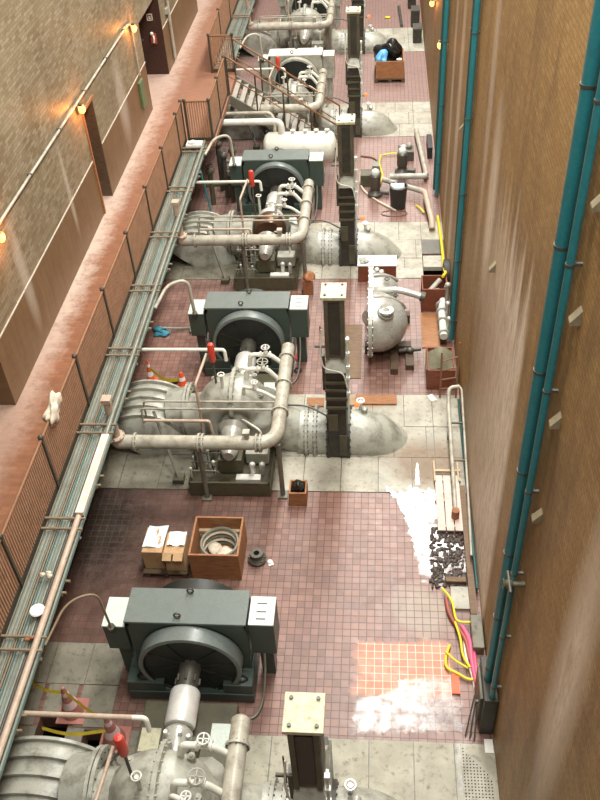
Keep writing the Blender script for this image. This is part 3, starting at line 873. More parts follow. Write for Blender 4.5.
def pump(u, Y0):
    t = thing('pump', 'grey cast volute pump ' + WH[u], 'pump', (XM, Y0, 0), 'pumps along the hall')
    zc = .80
    # shaft line towards the motor
    MB().lathe([(1.75, .0), (1.75, .15), (2.42, .17), (2.42, 0)], (XM, Y0, zc), 'y', 18).bolts((XM, Y0 + 1.98, zc), 'y', .17, .02, .05, 8).build('shaft', 'steel_dark', t)
    MB().lathe([(1.30, 0), (1.30, .20), (1.33, .215), (1.80, .215), (1.83, .20), (1.83, 0)], (XM, Y0, zc), 'y', 24).build('coupling_guard', 'steel_bright', t)
    h = MB().lathe([(.80, .0), (.80, .22), (.86, .22), (.88, .16), (.95, .16), (1.0, .20), (1.22, .20), (1.26, .16), (1.32, .1), (1.32, 0)], (XM, Y0, zc), 'y', 24)
    h.bolts((XM, Y0 + .83, zc), 'y', .20, .016, .06, 10).build('bearing_housing', 'casing_silver', t)
    for dx, dz in ((-.12, .19), (.08, .21), (.18, .1)):
        MB().cyl((XM + dx, Y0 + 1.1, zc + dz - .04), (XM + dx, Y0 + 1.1, zc + dz + .07), .03, 8).build('oil_cup', 'steel_bright', t)
    MB().box(-3.35, -1.98, Y0 + .95, Y0 + 1.95, 0, .30).box(-2.9, -2.42, Y0 + .98, Y0 + 1.25, .30, .66).build('pedestal', 'valve_olive', t, .01)
    MB().box(-2.30, -2.02, Y0 + 1.25, Y0 + 1.60, .30, .36).build('drip_tray', 'panel_pale', t)
    MB().box(-3.30, -3.02, Y0 + 1.15, Y0 + 1.50, .30, .35).build('drip_tray', 'plate_cream', t)
    if u != 'C':
        volute(u, t, Y0)
    else:
        yc = Y0 + .3
        MB().lathe([(-.55, .30), (-.50, .55), (-.1, .72), (.3, .70), (.5, .5), (.52, .3)], (XM, yc, zc - .1), 'y', 32, PI / 2, PI * 1.5).build('lower_casing', 'pump_grey', t)
        MB().lathe([(-.55, .64), (-.55, .80), (.5, .80), (.5, .64)], (XM, yc, zc - .1), 'y', 32, PI / 2 - .25, PI / 2 + .02).build('joint_face', 'red_oxide', t)
        MB().lathe([(-.55, .64), (-.55, .80), (.5, .80), (.5, .64)], (XM, yc, zc - .1), 'y', 32, PI * 1.5 - .02, PI * 1.5 + .25).build('joint_face', 'red_oxide', t)
        MB().lathe([(-.28, .1), (-.26, .34), (-.1, .40), (0, .42), (.1, .40), (.26, .34), (.28, .1)], (XM, yc, zc), 'y', 30).build('impeller', 'steel_orange_sheen', t)
        MB().lathe([(.30, .15), (.32, .33), (.40, .35), (.48, .33), (.50, .15)], (XM, yc, zc), 'y', 28).build('wear_ring', 'steel_bright', t)
        MB().cyl((XM, yc - 1.1, zc), (XM, yc + 1.0, zc), .10, 16).build('bare_shaft', 'steel_dark', t)
        MB().tube([(XM + .4, yc, .4), (-1.46, Y0 + .36, .16)], .46, 22).build('discharge_nozzle', 'pump_grey', t)
        MB().tube([(XM - .4, yc, .58), (-3.60, yc, .58)], .46, 22).build('suction_nozzle', 'pump_grey', t)
    # outboard bearing on its tray
    MB().lathe([(-.98, 0), (-.98, .10), (-.90, .15), (-.70, .17), (-.52, .19), (-.45, .22), (-.38, .22), (-.30, .3)], (XM, Y0, zc), 'y', 20).bolts((XM, Y0 - .42, zc), 'y', .2, .016, .04, 8).build('outboard_bearing', 'casing_silver', t)
    MB().box(-2.88, -2.44, Y0 - .95, Y0 - .55, .34, .68).build('bearing_stand', 'valve_olive', t, .01)
    tr = MB().box(-3.42, -1.92, Y0 - 1.22, Y0 - .35, 0.012, .30)
    tr.box(-3.42, -1.92, Y0 - 1.22, Y0 - 1.18, .30, .36).box(-3.42, -1.92, Y0 - .39, Y0 - .35, .30, .36).box(-3.42, -3.38, Y0 - 1.22, Y0 - .35, .30, .36).box(-1.96, -1.92, Y0 - 1.22, Y0 - .35, .30, .36).build('base_tray', 'valve_olive', t, .008)
    MB().box(-2.40, -1.98, Y0 - .72, Y0 - .42, .36, .62).build('oil_box', 'pump_grey', t, .01)
    for k, (dx, dy, z) in enumerate(((-3.2, -.65, .62), (-3.02, -.5, .7), (-2.25, -.95, .55), (-2.08, -.9, .5))):
        MB().cyl((dx, Y0 + dy, .30), (dx, Y0 + dy, z), .05, 10).ell((dx, Y0 + dy, z + .02), .06, .06, .06, 10, 6).build('oil_filter', 'casing_silver' if k % 2 else 'steel_bright', t)
    MB().box(-2.55, -2.1, Y0 - 1.14, Y0 - 1.0, .30, .375).build('drip_pan', 'paper', t)
    MB().tube(fillet([(-3.3, Y0 - .9, .36), (-3.3, Y0 - .9, .9), (-2.9, Y0 - .55, .9), (-2.8, Y0 - .5, .7)], .1), .022, 8).build('oil_line', 'steel_dark', t)
    MB().tube(fillet([(-2.1, Y0 - .5, .6), (-2.1, Y0 - .5, 1.0), (-2.45, Y0 - .3, 1.1), (-2.5, Y0 - .2, .95)], .1), .020, 8).build('oil_line', 'pipe_light', t)
    return t

def suction(u, Y0):
    t = thing('suction_elbow', 'ribbed grey barrel suction elbow of the pump ' + WH[u], 'pipe fitting', (-4.4, Y0 + .35, 0), 'ribbed suction elbows')
    yc, cx, zc, R0 = Y0 + .48, -4.50, -.05, .92
    MB().lathe([(-.66, 0), (-.65, .50), (-.60, .74), (-.50, .87), (-.2, R0), (.35, R0), (.55, .88), (.66, .72), (.70, .50), (.71, 0)], (cx, yc, zc), 'y', 36, -PI * .30, PI / 2).build('barrel', 'pump_grey', t)
    for k in range(5):
        dy = -.46 + k * .25
        r = R0 + .07 - (.03 if k in (0, 4) else 0)
        MB().lathe([(-.022, r - .10), (-.022, r), (.022, r), (.022, r - .10)], (cx, yc + dy, zc), 'y', 30, -PI * .29, PI / 2 - .02, smooth=False).build('rib', 'pump_grey', t)
    MB().tube([(-3.95, yc, .50), (-3.60, yc, .58)], .50, 24).build('neck', 'pump_grey', t)
    flange(t, (-3.66, yc, .56), 'x', .58, .05, 'pump_grey', 22, .014)
    flange(t, (-3.59, yc, .57), 'x', .58, .05, 'pump_grey', 22, .014)
    return t

def discharge(u, Y0):
    t = thing('discharge_pipe', 'fat grey pipe diving into the floor, from the pump ' + WH[u], 'pipe', (-.6, Y0, 0), 'discharge pipes')
    z, yc = .10, Y0 + .36
    MB().tube([(-1.50, yc, z + .06), (-.92, yc, z)], .49, 30).build('spool', 'pump_grey', t)
    flange(t, (-1.33, yc, z + .03), 'x', .56, .05, 'pump_grey', 30, .016)
    flange(t, (-1.16, yc, z + .02), 'x', .56, .05, 'pump_grey', 30, .016)
    pts = fillet([(-.52, yc, z), (-.12, yc, z), (.80, yc + .06, -.95)], .45, 8)
    MB().tube(pts, .50, 32).build('sloping_pipe', 'pump_grey', t)
    MB().cyl((-.30, yc + .28, .45), (-.30, yc + .28, .72), .035, 10).torus((-.30, yc + .28, .73), 'z', .07, .015, 14, 6).build('air_cock', 'steel_bright', t)
    MB().cyl((-.22, yc + .12, .52), (-.22, yc + .12, .64), .05, 10).ell((-.22, yc + .12, .66), .07, .07, .04, 10, 6).build('sight_glass', 'casing_silver', t)
    return t

def gate_valve(u, Y0):
    t = thing('gate_valve', 'tall dark gate valve with square top plate, of the pump ' + WH[u], 'valve', (-.71, Y0, 0), 'tall gate valves')
    x0, x1 = -.90, -.52
    yf, yb = Y0 - .20, Y0 + .20
    b = MB().box(x0 + .02, x1 - .02, Y0 - .20, Y0 + .92, .012, 1.30)
    b.build('body', 'valve_black', t, .015)
    for x in (x0 - .0, x1 + .0):
        MB().lathe([(-.03, .3), (-.03, .58), (.03, .58), (.03, .3)], (x, Y0 + .36, .10), 'x', 28, smooth=False).bolts((x, Y0 + .36, .10), 'x', .53, .018, .05, 22).build('body_flange', 'valve_black', t)
    for k, z in enumerate((1.30, 1.52, 1.72, 1.90)):
        MB().box(x0 - .01, x1 + .01, Y0 - .24, Y0 + .62, z, z + .05).build('rib', 'valve_olive', t)
    MB().box(x0 + .02, x1 - .02, Y0 - .20, Y0 + .55, 1.30, 2.18).build('bonnet', 'valve_black', t)
    # sloping cap above the bonnet
    vs = [(x0, Y0 - .27, 2.18), (x1, Y0 - .27, 2.18), (x1, Y0 + .45, 2.18), (x0, Y0 + .45, 2.18),
          (x0 + .05, Y0 - .10, 2.50), (x1 - .05, Y0 - .10, 2.50), (x1 - .05, Y0 + .2, 2.50), (x0 + .05, Y0 + .2, 2.50)]
    MB().add(vs, [(3, 2, 1, 0), (4, 5, 6, 7), (0, 1, 5, 4), (1, 2, 6, 5), (2, 3, 7, 6), (3, 0, 4, 7)]).build('bonnet_cap', 'pump_grey', t, .015)
    s = MB().box(x0 + .02, x1 - .02, yf + .02, yb - .02, 2.46, 3.70)
    s.build('spindle_housing', 'valve_olive', t, .01)
    MB().box(x0 + .10, x1 - .10, yf + .005, yf + .02, 2.55, 3.62).build('recessed_panel', 'valve_black', t)
    for xx in (x0 + .03, x1 - .09):
        MB().box(xx, xx + .06, yf - .01, yf + .02, 2.46, 3.70).build('corner_strip', 'valve_olive', t)
    tp = MB().box(x0 - .02, x1 + .02, yf - .02, yb + .02, 3.70, 3.76).build('top_plate', 'plate_cream', t, .006)
    for xx in (x0 + .05, x1 - .05):
        for yy in (yf + .05, yb - .05):
            MB().cyl((xx, yy, 3.76), (xx, yy, 3.785), .022, 6).build('bolt', 'steel_dark', tp)
    # pale rack strip down the right side
    MB().box(x1 + .015, x1 + .045, Y0 - .28, Y0 - .20, 1.0, 2.95).build('guide_strip', 'panel_pale', t)
    for z in (2.9, 2.6, 2.3, 2.05, 1.7):
        MB().box(x1 - .0, x1 + .06, Y0 - .30, Y0 - .24, z, z + .06).build('clip', 'panel_pale', t)
    MB().tube(fillet([(x0 - .03, yf, 3.1), (x0 - .06, yf - .05, 2.6), (x0 - .02, yf - .08, 2.3), (x1 - .05, yf - .12, 2.25), (x1 + .01, yf - .1, 1.9)], .12), .014, 6).build('hose', 'pipe_light', t)
    MB().cyl((x0 - .05, yf + .02, 2.55), (x0 - .05, yf + .02, 3.15), .012, 6).cyl((x0 - .16, yf + .02, 2.72), (x0 + .03, yf + .02, 2.72), .025, 8).build('limit_switch', 'steel_dark', t)
    MB().box(x0 - .06, x0 - .01, Y0 - .05, Y0 + .1, 1.6, 2.4).build('conduit_box', 'steel_dark', t)
    MB().cyl((x1, Y0 - .1, 1.28), (x1 + .16, Y0 - .1, 1.28), .02, 8).build('lamp_stalk', 'steel_dark', t)
    MB().ell((x1 + .17, Y0 - .1, 1.30), .05, .05, .06, 10, 6).build('indicator_lamp', 'lamp_red', t)
    MB().tube(fillet([(x0 - .9, Y0 + .0, 1.2), (x0 - .35, Y0 - .05, 1.22), (x0 + .1, Y0 - .22, 1.05)], .15), .018, 6).build('actuator_line', 'steel_dark', t)
    MB().box(x0 + .03, x0 + .2, Y0 - .235, Y0 - .2, .75, 1.15).build('front_cover', 'valve_olive', t)
    MB().box(x1 - .16, x1 - .02, Y0 - .23, Y0 - .2, .1, .62).build('front_cover', 'valve_olive', t)
    return t

def hand_valve(u, t, p, axis='y', R0=.07):
    p = Vector(p)
    MB().cyl(p, p + Vector((0, 0, .16)), .022, 8).ell(p + Vector((0, 0, .03)), .05, .05, .06, 10, 6).build('valve_body', 'pipe_light', t)
    MB().torus(p + Vector((0, 0, .17)), 'z', R0, .012, 16, 6).bar(p + Vector((-R0, 0, .17)), p + Vector((R0, 0, .17)), .014, .014).bar(p + Vector((0, -R0, .17)), p + Vector((0, R0, .17)), .014, .014).build('handwheel', 'steel_bright' if R0 < .08 else 'pump_grey', t)

def header(u, Y0):
    t = thing('header_pipe', 'cream flanged header pipe bending round the pump ' + WH[u], 'pipe', (-1.72, Y0 - 1.2, 0), 'cream header pipes')
    z, yh = 1.44, Y0 - 1.26
    ye = Y0 + 1.35
    mt = 'pipe_cream'
    MB().tube(fillet([(-4.42, yh, z), (-1.72, yh, z), (-1.72, ye, z)], .38, 8), .125, 18).build('bent_pipe', mt, t)
    for x in (-4.2, -3.07, -3.0, -2.06, -1.99):
        flange(t, (x, yh, z), 'x', .165, .035, mt, 10, .010)
    for yy in (Y0 - .48, Y0 + .28, Y0 + 1.05):
        flange(t, (-1.72, yy, z), 'y', .16, .035, mt, 10, .010)
    MB().lathe([(0, 0), (0, .128), (.07, .128), (.11, .09), (.12, 0)], (-1.72, ye - .02, z), 'y', 18).build('end_cap', mt, t)
    MB().cyl((-2.22, yh, z + .10), (-2.22, yh, z + .22), .05, 10).box(-2.28, -2.16, yh - .06, yh + .06, z + .22, z + .28).build('vent_box', mt, t)
    for x, yy in ((-1.70, yh + .08), (-3.10, yh)):
        l = MB().cyl((x, yy, .03), (x, yy, z - .1), .045, 10).build('leg', 'stair_steel', t)
        MB().box(x - .09, x + .09, yy - .09, yy + .09, 0.012, .035).build('foot_plate', 'stair_steel', l)
    # riser at the rack end
    r = MB().tube(fillet([(-4.40, yh, z), (-4.52, yh, z), (-4.52, yh, z + .16)], .1), .13, 14).cyl((-4.52, yh, z + .1), (-4.52, yh, z + .95), .075, 14).box(-4.60, -4.44, yh - .08, yh + .08, z + .95, z + 1.03).build('riser', 'pipe_pink', t)
    flange(r, (-4.52, yh, z + .14), 'z', .15, .03, 'pipe_pink', 8, .010)
    # branches to the casing with hand valves
    for k, (yy, zz, R0) in enumerate(((Y0 + .95, 1.60, .075), (Y0 + .45, 1.66, .10))):
        MB().tube(fillet([(-1.84, yy, z), (-2.02, yy, zz + .02), (-2.40, yy, zz + .02), (-2.44, yy - .02, 1.35)], .08), .045, 10).build('branch_pipe', 'pipe_light', t)
        hand_valve(u, t, (-2.10, yy, zz + .03), R0=R0)
        for x in (-2.02, -2.2):
            MB().cyl((x - .015, yy, zz + .02), (x + .015, yy, zz + .02), .07, 12).build('branch_flange', 'pipe_light', t)
    return t

def auxiliaries(u, Y0, Ym):
    # feed pipe crossing from the rack to the casing top
    g = 'feed pipes from the rack'
    y1 = Y0 + .90
    o = thing('feed_pipe', 'thin pale feed pipe from the rack to the pump ' + WH[u], 'pipe', (-4.4, y1, 1.9), g)
    MB().tube([(-4.60, y1, 1.78), (-3.05, y1, 1.78)], .035, 10).build('run', 'pipe_pink' if u == 'A' else 'pipe_light', o)
    MB().tube(fillet([(-3.05, y1, 1.78), (-2.88, y1, 1.78), (-2.86, y1 - .05, 1.55)], .06), .035, 10).build('drop', 'pipe_light', o)
    # pair of thin guard pipes in front of the casing
    o = thing('guard_pipes', 'thin parallel pipes crossing in front of the pump ' + WH[u], 'pipe', (-3.0, Y0 - .35, 1.3), 'thin pipes in front of the pumps')
    for k, dy in enumerate((-.22, -.42)):
        MB().tube(fillet([(-4.28, Y0 + dy, 1.10), (-4.28, Y0 + dy, 1.46), (-1.80, Y0 + dy, 1.46)], .08), .020, 8).build('thin_pipe', 'pipe_cream', o)
    MB().tube(fillet([(-4.2, Y0 - .62, 1.35), (-3.0, Y0 - .62, 1.35), (-2.95, Y0 - .62, .8)], .05), .03, 8).build('short_pipe', 'pipe_pink', o)
    # upright standpipe with a red cylinder
    o = thing('standpipe', 'upright pipe with a red cylinder strapped beside the pump ' + WH[u], 'standpipe', (-3.05, Y0 + .30, 0.012), 'standpipes with red cylinders')
    x, yy = -3.20, Y0 - .40
    MB().tube(fillet([(x, yy, .3), (x, yy, 2.02), (x + .10, yy + .75, 2.12)], .06), .026, 8).build('pole', 'pipe_pink', o)
    MB().cyl((x + .22, yy + .68, 1.2), (x + .20, yy + .75, 2.0), .022, 8).build('stem', 'steel_dark', o)
    MB().lathe([(0, 0), (0, .055), (.03, .065), (.36, .065), (.40, .05), (.42, 0)], (x + .20, yy + .75, 1.95), 'z', 16).build('red_cylinder', 'red', o)
    MB().bar((x + .06, yy + .55, 2.07), (x + .20, yy + .75, 2.05), .03, .03).build('clamp', 'steel_dark', o)
    MB().cyl((x + .36, yy + .55, 1.3), (x + .36, yy + .55, 1.78), .03, 8).torus((x + .36, yy + .55, 1.80), 'z', .06, .012, 14, 6).build('hand_valve', 'pipe_light', o)
    # gooseneck conduit from the rack down to the motor
    o = thing('gooseneck_conduit', 'bent conduit arching to the motor of the pump ' + WH[u], 'conduit', (-4.3, Ym, 2.2), 'gooseneck conduits')
    MB().tube(fillet([(-4.33, Ym - .75, WALK + .03), (-4.15, Ym - .2, WALK + .22), (-3.78, Ym - .02, WALK + .22), (-3.74, Ym - .03, 1.45)], .22, 6), .018 if u == 'A' else .036, 8).build('bend', 'rack_rust' if u == 'A' else 'pipe_cream', o)
    MB().cyl((-3.74, Ym + .0, 1.42), (-3.74, Ym - .03, 1.50), .055, 10).build('gland', 'steel_dark', o)

UNITS = [('A', 4.42, 6.85), ('B', 11.87, 14.37), ('C', 18.50, 20.92), ('D', 25.70, 28.20), ('E', 32.60, 35.3)]
for u, Y0, Ym in UNITS:
    suction(u, Y0)
    pump(u, Y0)
    motor(u, Ym)
    discharge(u, Y0)
    gate_valve(u, Y0)
    header(u, Y0 - (.30 if u == 'A' else 0))
    auxiliaries(u, Y0, Ym)

# long horizontal vessel between the third motor and the stairs
t = thing('pressure_vessel', 'pale horizontal cylindrical vessel lying between the third motor and the stairs', 'tank', (-3.0, 22.85, 0))
yv, zv, rv = 22.85, 1.0, .42
MB().lathe([(-3.22, 0), (-3.20, .2), (-3.14, .35), (-3.05, rv), (-1.30, rv), (-1.22, .36), (-1.16, .2), (-1.15, 0)], (0, yv, zv), 'x', 32).build('shell', 'pipe_light', t)
for x in (-2.8, -1.7):
    MB().box(x - .1, x + .1, yv - .3, yv + .3, 0, zv - .28).build('saddle', 'stair_steel', t)
for x in (-2.35, -2.0, -1.7, -1.4):
    MB().cyl((x, yv, zv + rv - .05), (x, yv, zv + rv + .08), .05, 10).cyl((x, yv, zv + rv + .06), (x, yv, zv + rv + .09), .07, 10).build('nozzle', 'pipe_light', t)
pipe('u_bend_pipe', 'pale pipe that loops over and drops into the horizontal vessel', [(-4.9, 22.95, 1.72), (-2.95, 22.95, 1.72), (-2.68, 22.90, 1.72), (-2.66, 22.86, 1.38)], .095, 'pipe_light', rad=.25, n=14)
pipe('return_pipe', 'second thin pale pipe behind the loop pipe over the vessel', [(-4.9, 23.35, 1.80), (-3.0, 23.35, 1.80), (-2.88, 23.25, 1.6), (-2.88, 22.98, 1.35)], .05, 'pipe_cream', rad=.12)

# ================================================================== RIGHT WALL: pipes, brackets, lamps
def wall_pipe(label, y, z0, z1, r, x, mat, clamps=(), group=None):
    t = thing('wall_pipe', label, 'pipe', (x, y, z0), group)
    MB().tube([(x, y, z0), (x, y, z1)], r, 14).build('riser', mat, t)
    for z in clamps:
        MB().lathe([(-.012, r), (-.012, r + .008), (.012, r + .008), (.012, r)], (x, y, z), 'z', 14).box(x + r, XR + .01, y - .015, y + .015, z - .015, z + .015).build('clamp', 'steel_dark', t)
    return t
cl = (1.2, 2.4, 3.7, 5.1, 6.5, 7.9, 9.3)
wall_pipe('thick teal pipe, the fattest of the nearest risers on the right wall', 6.56, .9, 15.4, .066, 1.58, 'teal', cl)
wall_pipe('slimmer teal pipe just left of the fattest riser on the right wall', 6.74, .9, 15.4, .034, 1.60, 'teal', cl)
wall_pipe('teal pipe right of the fattest riser, nearest to the camera on the right wall', 6.26, .9, 15.4, .036, 1.60, 'teal', cl)
wall_pipe('thin brown conduit between the two nearest teal risers on the right wall', 6.42, .9, 15.4, .018, 1.62, 'rack_rust')
cl2 = (.7, 2.2, 3.7, 5.2, 6.7)
wall_pipe('left teal riser of the middle pair on the right wall', 15.35, .2, 15.4, .060, 1.62, 'teal_deep', cl2)
wall_pipe('right teal riser of the middle pair on the right wall', 15.12, .2, 15.4, .050, 1.62, 'teal', cl2)
wall_pipe('left teal riser of the far pair on the right wall', 22.0, .1, 15.4, .075, 1.60, 'teal_deep', (1, 2.6, 4.2))
wall_pipe('right teal riser of the far pair on the right wall', 21.72, .1, 15.4, .055, 1.62, 'teal', (1, 2.6, 4.2))
for (px, py, lab) in ((535, 517, 'small pale wedge bracket on the right wall just below the thick teal risers'), (553, 422, 'small pale wedge bracket beside the thin teal riser, second from below'),
                      (573, 318, 'small pale wedge bracket beside the thin teal riser, third from below'), (596, 203, 'small pale wedge bracket at the right edge of the picture'),
                      (491, 268, 'lone pale wedge bracket in the lime stains of the right wall'), (461, 128, 'small pale box bracket beside the middle teal risers')):
    c = PX(px, py, 1.64)
    m = MB()
    m.add([(XR, c.y - .045, c.z - .05), (XR, c.y + .045, c.z - .05), (XR, c.y + .045, c.z + .10), (XR, c.y - .045, c.z + .10),
           (XR - .09, c.y - .045, c.z - .05), (XR - .09, c.y + .045, c.z - .05), (XR - .09, c.y + .045, c.z - .02), (XR - .09, c.y - .045, c.z - .02)],
          [(0, 3, 2, 1), (4, 5, 6, 7), (0, 1, 5, 4), (1, 2, 6, 5), (2, 3, 7, 6), (3, 0, 4, 7)])
    tag(m.build('wall_bracket', 'bracket'), lab, 'bracket', 'wall brackets')
c = PX(515, 577, 1.6)
t = thing('wall_valve', 'small dark valve standing off the right wall at the foot of the teal risers', 'valve', (1.6, c.y, c.z))
MB().ell((1.52, c.y - .1, c.z), .06, .06, .06, 10, 6).cyl((1.52, c.y - .1, c.z), (1.70, c.y - .1, c.z), .035, 8).build('body', 'valve_olive', t)
MB().torus((1.46, c.y - .1, c.z), 'x', .055, .012, 14, 6).build('handwheel', 'valve_olive', t)
MB().cyl((1.52, c.y - .25, c.z + .04), (1.52, c.y + .05, c.z + .04), .02, 8).build('spindle', 'steel_dark', t)

def lamp(p, n, label, mat, light, col, dx):
    t = thing('wall_lamp', label, 'lamp', p, 'wall lamps')
    MB().box(min(p[0], p[0] + dx * .05), max(p[0], p[0] + dx * .05), p[1] - .07, p[1] + .07, p[2] - .06, p[2] + .10).build('back_box', 'rack_rust', t)
    MB().ell((p[0] + dx * .11, p[1], p[2] + .02), .07, .075, .10, 12, 8).build('globe', mat, t)
    MB().cyl((p[0] + dx * .11, p[1], p[2] + .10), (p[0] + dx * .11, p[1], p[2] + .14), .06, 12).build('cap', 'steel_dark', t)
    l = bpy.data.lights.new('lamp_light', 'POINT')
    l.energy = light
    l.color = col
    l.shadow_soft_size = .08
    o = bpy.data.objects.new('lamp_light', l)
    COL.objects.link(o)
    o.parent = t
    o.location = (dx * .26, 0, 0.0)
amb = (1.0, .33, .06)
for (px, py, lab, e) in ((82, 110, 'glowing amber wall lamp above the narrow door on the left wall', 40), (134, 29, 'glowing amber wall lamp at the end of the conduit by the wide recess', 40), (1, 238, 'glowing amber wall lamp at the left edge of the picture', 40)):
    c = PX(px, py, XL + .11)
    lamp((XL, c.y, c.z), (1, 0, 0), lab, 'lamp_amber', e, amb, 1)
for (px, py, lab) in ((432, 4, 'farthest small amber lamp on the right wall, at the top edge'), (440, 46, 'small amber lamp on the right wall beside the far teal risers')):
    c = PX(px, py, XR - .11)
    lamp((XR, c.y, c.z), (-1, 0, 0), lab, 'lamp_amber', 14, amb, -1)

# left wall fittings
a, b = PX(0, 208, XL + .05), PX(127, 27, XL + .05)
cd = thing('wall_conduit', 'long pale conduit running along the left wall up to the far amber lamp', 'conduit', (XL + .05, 7.0, 4.95))
MB().tube(fillet([(XL + .05, 7.0, 4.95), (XL + .05, 21.9, 4.78), (XL + .05, 22.15, 4.7), (XL + .05, 22.2, 3.4)], .12), .026, 10).build('tube', 'pipe_cream', cd)
for k in range(8):
    yy = 8.2 + 1.9 * k
    MB().box(XL, XL + .08, yy - .02, yy + .02, 4.895 - .0215 * k, 4.965 - .0215 * k).build('saddle_clip', 'steel_dark', cd)
tag(MB().box(XL, XL + .06, 22.02, 22.40, 2.55, 3.25).build('green_panel', 'green_box', None, .01), 'narrow dull green panel on the left wall before the wide recess', 'panel')
sg = thing('recess_sign', 'small pale framed notice on the dark far side of the wide recess', 'sign', (XL - .3, 25.57, 3.72))
MB().box(XL - .40, XL - .22, 25.565, 25.58, 3.66, 3.86).build('board', 'wood_brown', sg)
for (x0, x1, z0, z1) in ((-.39, -.23, 3.835, 3.85), (-.39, -.23, 3.67, 3.685), (-.39, -.375, 3.67, 3.85), (-.245, -.23, 3.67, 3.85), (-.34, -.28, 3.72, 3.735), (-.34, -.28, 3.76, 3.775)):
    MB().box(XL + x0, XL + x1, 25.555, 25.565, z0, z1).build('print_line', 'paper', sg)
ph = thing('wall_telephone', 'red and white wall telephone in the dark wide recess', 'telephone', (XL - .3, 25.57, 3.1))
MB().box(XL - .36, XL - .20, 25.50, 25.58, 3.02, 3.30).build('case', 'red_oxide', ph, .01)
MB().ell((XL - .30, 25.47, 3.33), .05, .05, .05, 10, 6).build('bell', 'paper', ph)
MB().tube(fillet([(XL - .26, 25.47, 3.28), (XL - .25, 25.44, 3.2), (XL - .27, 25.47, 3.08)], .05), .03, 8).build('handset', 'paper', ph)
pipe('wall_pipe', 'pale downpipe on the left wall beyond the wide recess', [(XL + .05, 26.5, 2.2), (XL + .05, 26.5, 8.0)], .05, 'pipe_cream')
tag(MB().box(XL, XL + .08, 26.25, 26.5, 3.6, 3.75).build('junction_box', 'pump_grey'), 'grey junction box on the left wall beyond the wide recess', 'box')

# ================================================================== CRATES AND LOOSE THINGS
def crate(name, label, x0, x1, y0, y1, h, mat, th=.03, planks=0, cat='crate', bottom=True):
    t = thing(name, label, cat, ((x0 + x1) / 2, (y0 + y1) / 2, 0))
    z0 = .02
    MB().box(x0, x1, y0, y1, 0.0, z0 + .02).build('base', mat, t)
    MB().box(x0, x1, y0, y0 + th, z0 + .02, h).build('front_board', mat, t, .004)
    MB().box(x0, x1, y1 - th, y1, z0 + .02, h).build('back_board', mat, t, .004)
    MB().box(x0, x0 + th, y0 + th, y1 - th, z0 + .02, h).build('side_board', mat, t, .004)
    MB().box(x1 - th, x1, y0 + th, y1 - th, z0 + .02, h).build('side_board', mat, t, .004)
    return t
cr = crate('wooden_crate', 'large open plywood crate holding a coiled hose, behind the nearest motor', -3.08, -2.24, 8.78, 9.62, .64, 'wood_orange', .035)
for z in (.2, .3):
    MB().box(-3.05, -2.27, 9.52, 9.58, z, z + .06).build('batten', 'wood_pale', cr)
ho = thing('hose_coil', 'pale coil of hose standing in the large open plywood crate', 'hose', (-2.64, 9.2, .04))
for k in range(5):
    MB().torus((-2.66 + .006 * k, 9.20 + .01 * k, .07 + .085 * k), 'z', .315 - .008 * (k % 2), .028, 28, 6).build('turn', 'rag' if k % 2 else 'rack_grey', ho)
tag(MB().lump((-2.64, 9.18, .14), .20, .18, .09, 15, 22, 12, .5).build('packing_rags', 'rag'), 'crumpled packing rags inside the hose coil in the crate', 'rags')
pl = thing('pallet', 'dark low wooden pallet left of the large plywood crate', 'pallet', (-3.5, 9.1, 0))
for k in range(4):
    MB().box(-3.92, -3.16, 8.78 + .2 * k, 8.90 + .2 * k, .09, .12).build('deck_board', 'wood_dark', pl)
for x in (-3.88, -3.56, -3.24):
    MB().box(x, x + .07, 8.78, 9.50, 0, .09).build('bearer', 'wood_dark', pl)
bx = thing('cardboard_box', 'battered cardboard carton on the left of the pallet', 'box', (-3.72, 9.1, .12))
MB().box(-3.90, -3.55, 8.88, 9.42, .122, .56).build('carton', 'cardboard', bx, .01)
bx = thing('cardboard_box', 'open torn cardboard carton on the pallet, against the plywood crate', 'box', (-3.36, 9.1, .12))
MB().box(-3.52, -3.18, 8.84, 9.30, .122, .58).build('carton', 'cardboard', bx, .01)
MB().box(-3.52, -3.37, 8.72, 8.86, .56, .575, rx=.5).build('flap', 'cardboard', bx)
MB().box(-3.34, -3.18, 8.72, 8.86, .56, .575, rx=.4).build('flap', 'cardboard', bx)
vs, fs = jitter_grid(4, 4, lambda a, b: (-3.90 + .34 * a + .04 * b, 8.98 + .46 * b, .575 + .02 * math.sin(5 * a + 3 * b)))
tag(MB().add(vs, fs).build('paper_sheet', 'paper_blue'), 'pale blue paper sheet lying on the left cardboard carton', 'paper')
vs, fs = jitter_grid(5, 5, lambda a, b: (-3.48 + .3 * a, 9.0 + .3 * b, .605 + .03 * math.sin(9 * a + 4 * b) * math.cos(5 * b)))
tag(MB().add(vs, fs).build('crumpled_paper', 'paper'), 'crumpled white paper on the torn carton by the crate', 'paper')
hb = thing('hub_fitting', 'dark round flanged fitting standing on the tiles right of the plywood crate', 'fitting', (-2.02, 9.2, 0))
MB().lathe([(0, .06), (0, .15), (.06, .16), (.09, .12), (.13, .10), (.16, .11), (.20, .11), (.20, .05), (.1, .05)], (-2.02, 9.2, 0), 'z', 22).build('body', 'steel_dark', hb)
MB().bolts((-2.02, 9.2, .07), 'z', .135, .015, .025, 8).build('bolt_ring', 'steel_dark', hb)
tag(MB().box(-1.83, -1.74, 9.08, 9.18, .001, .02, .4).ell((-1.80, 9.15, .03), .04, .05, .02, 8, 5, .4).build('paper_scrap', 'paper'), 'white paper scrap beside the dark round fitting', 'paper')

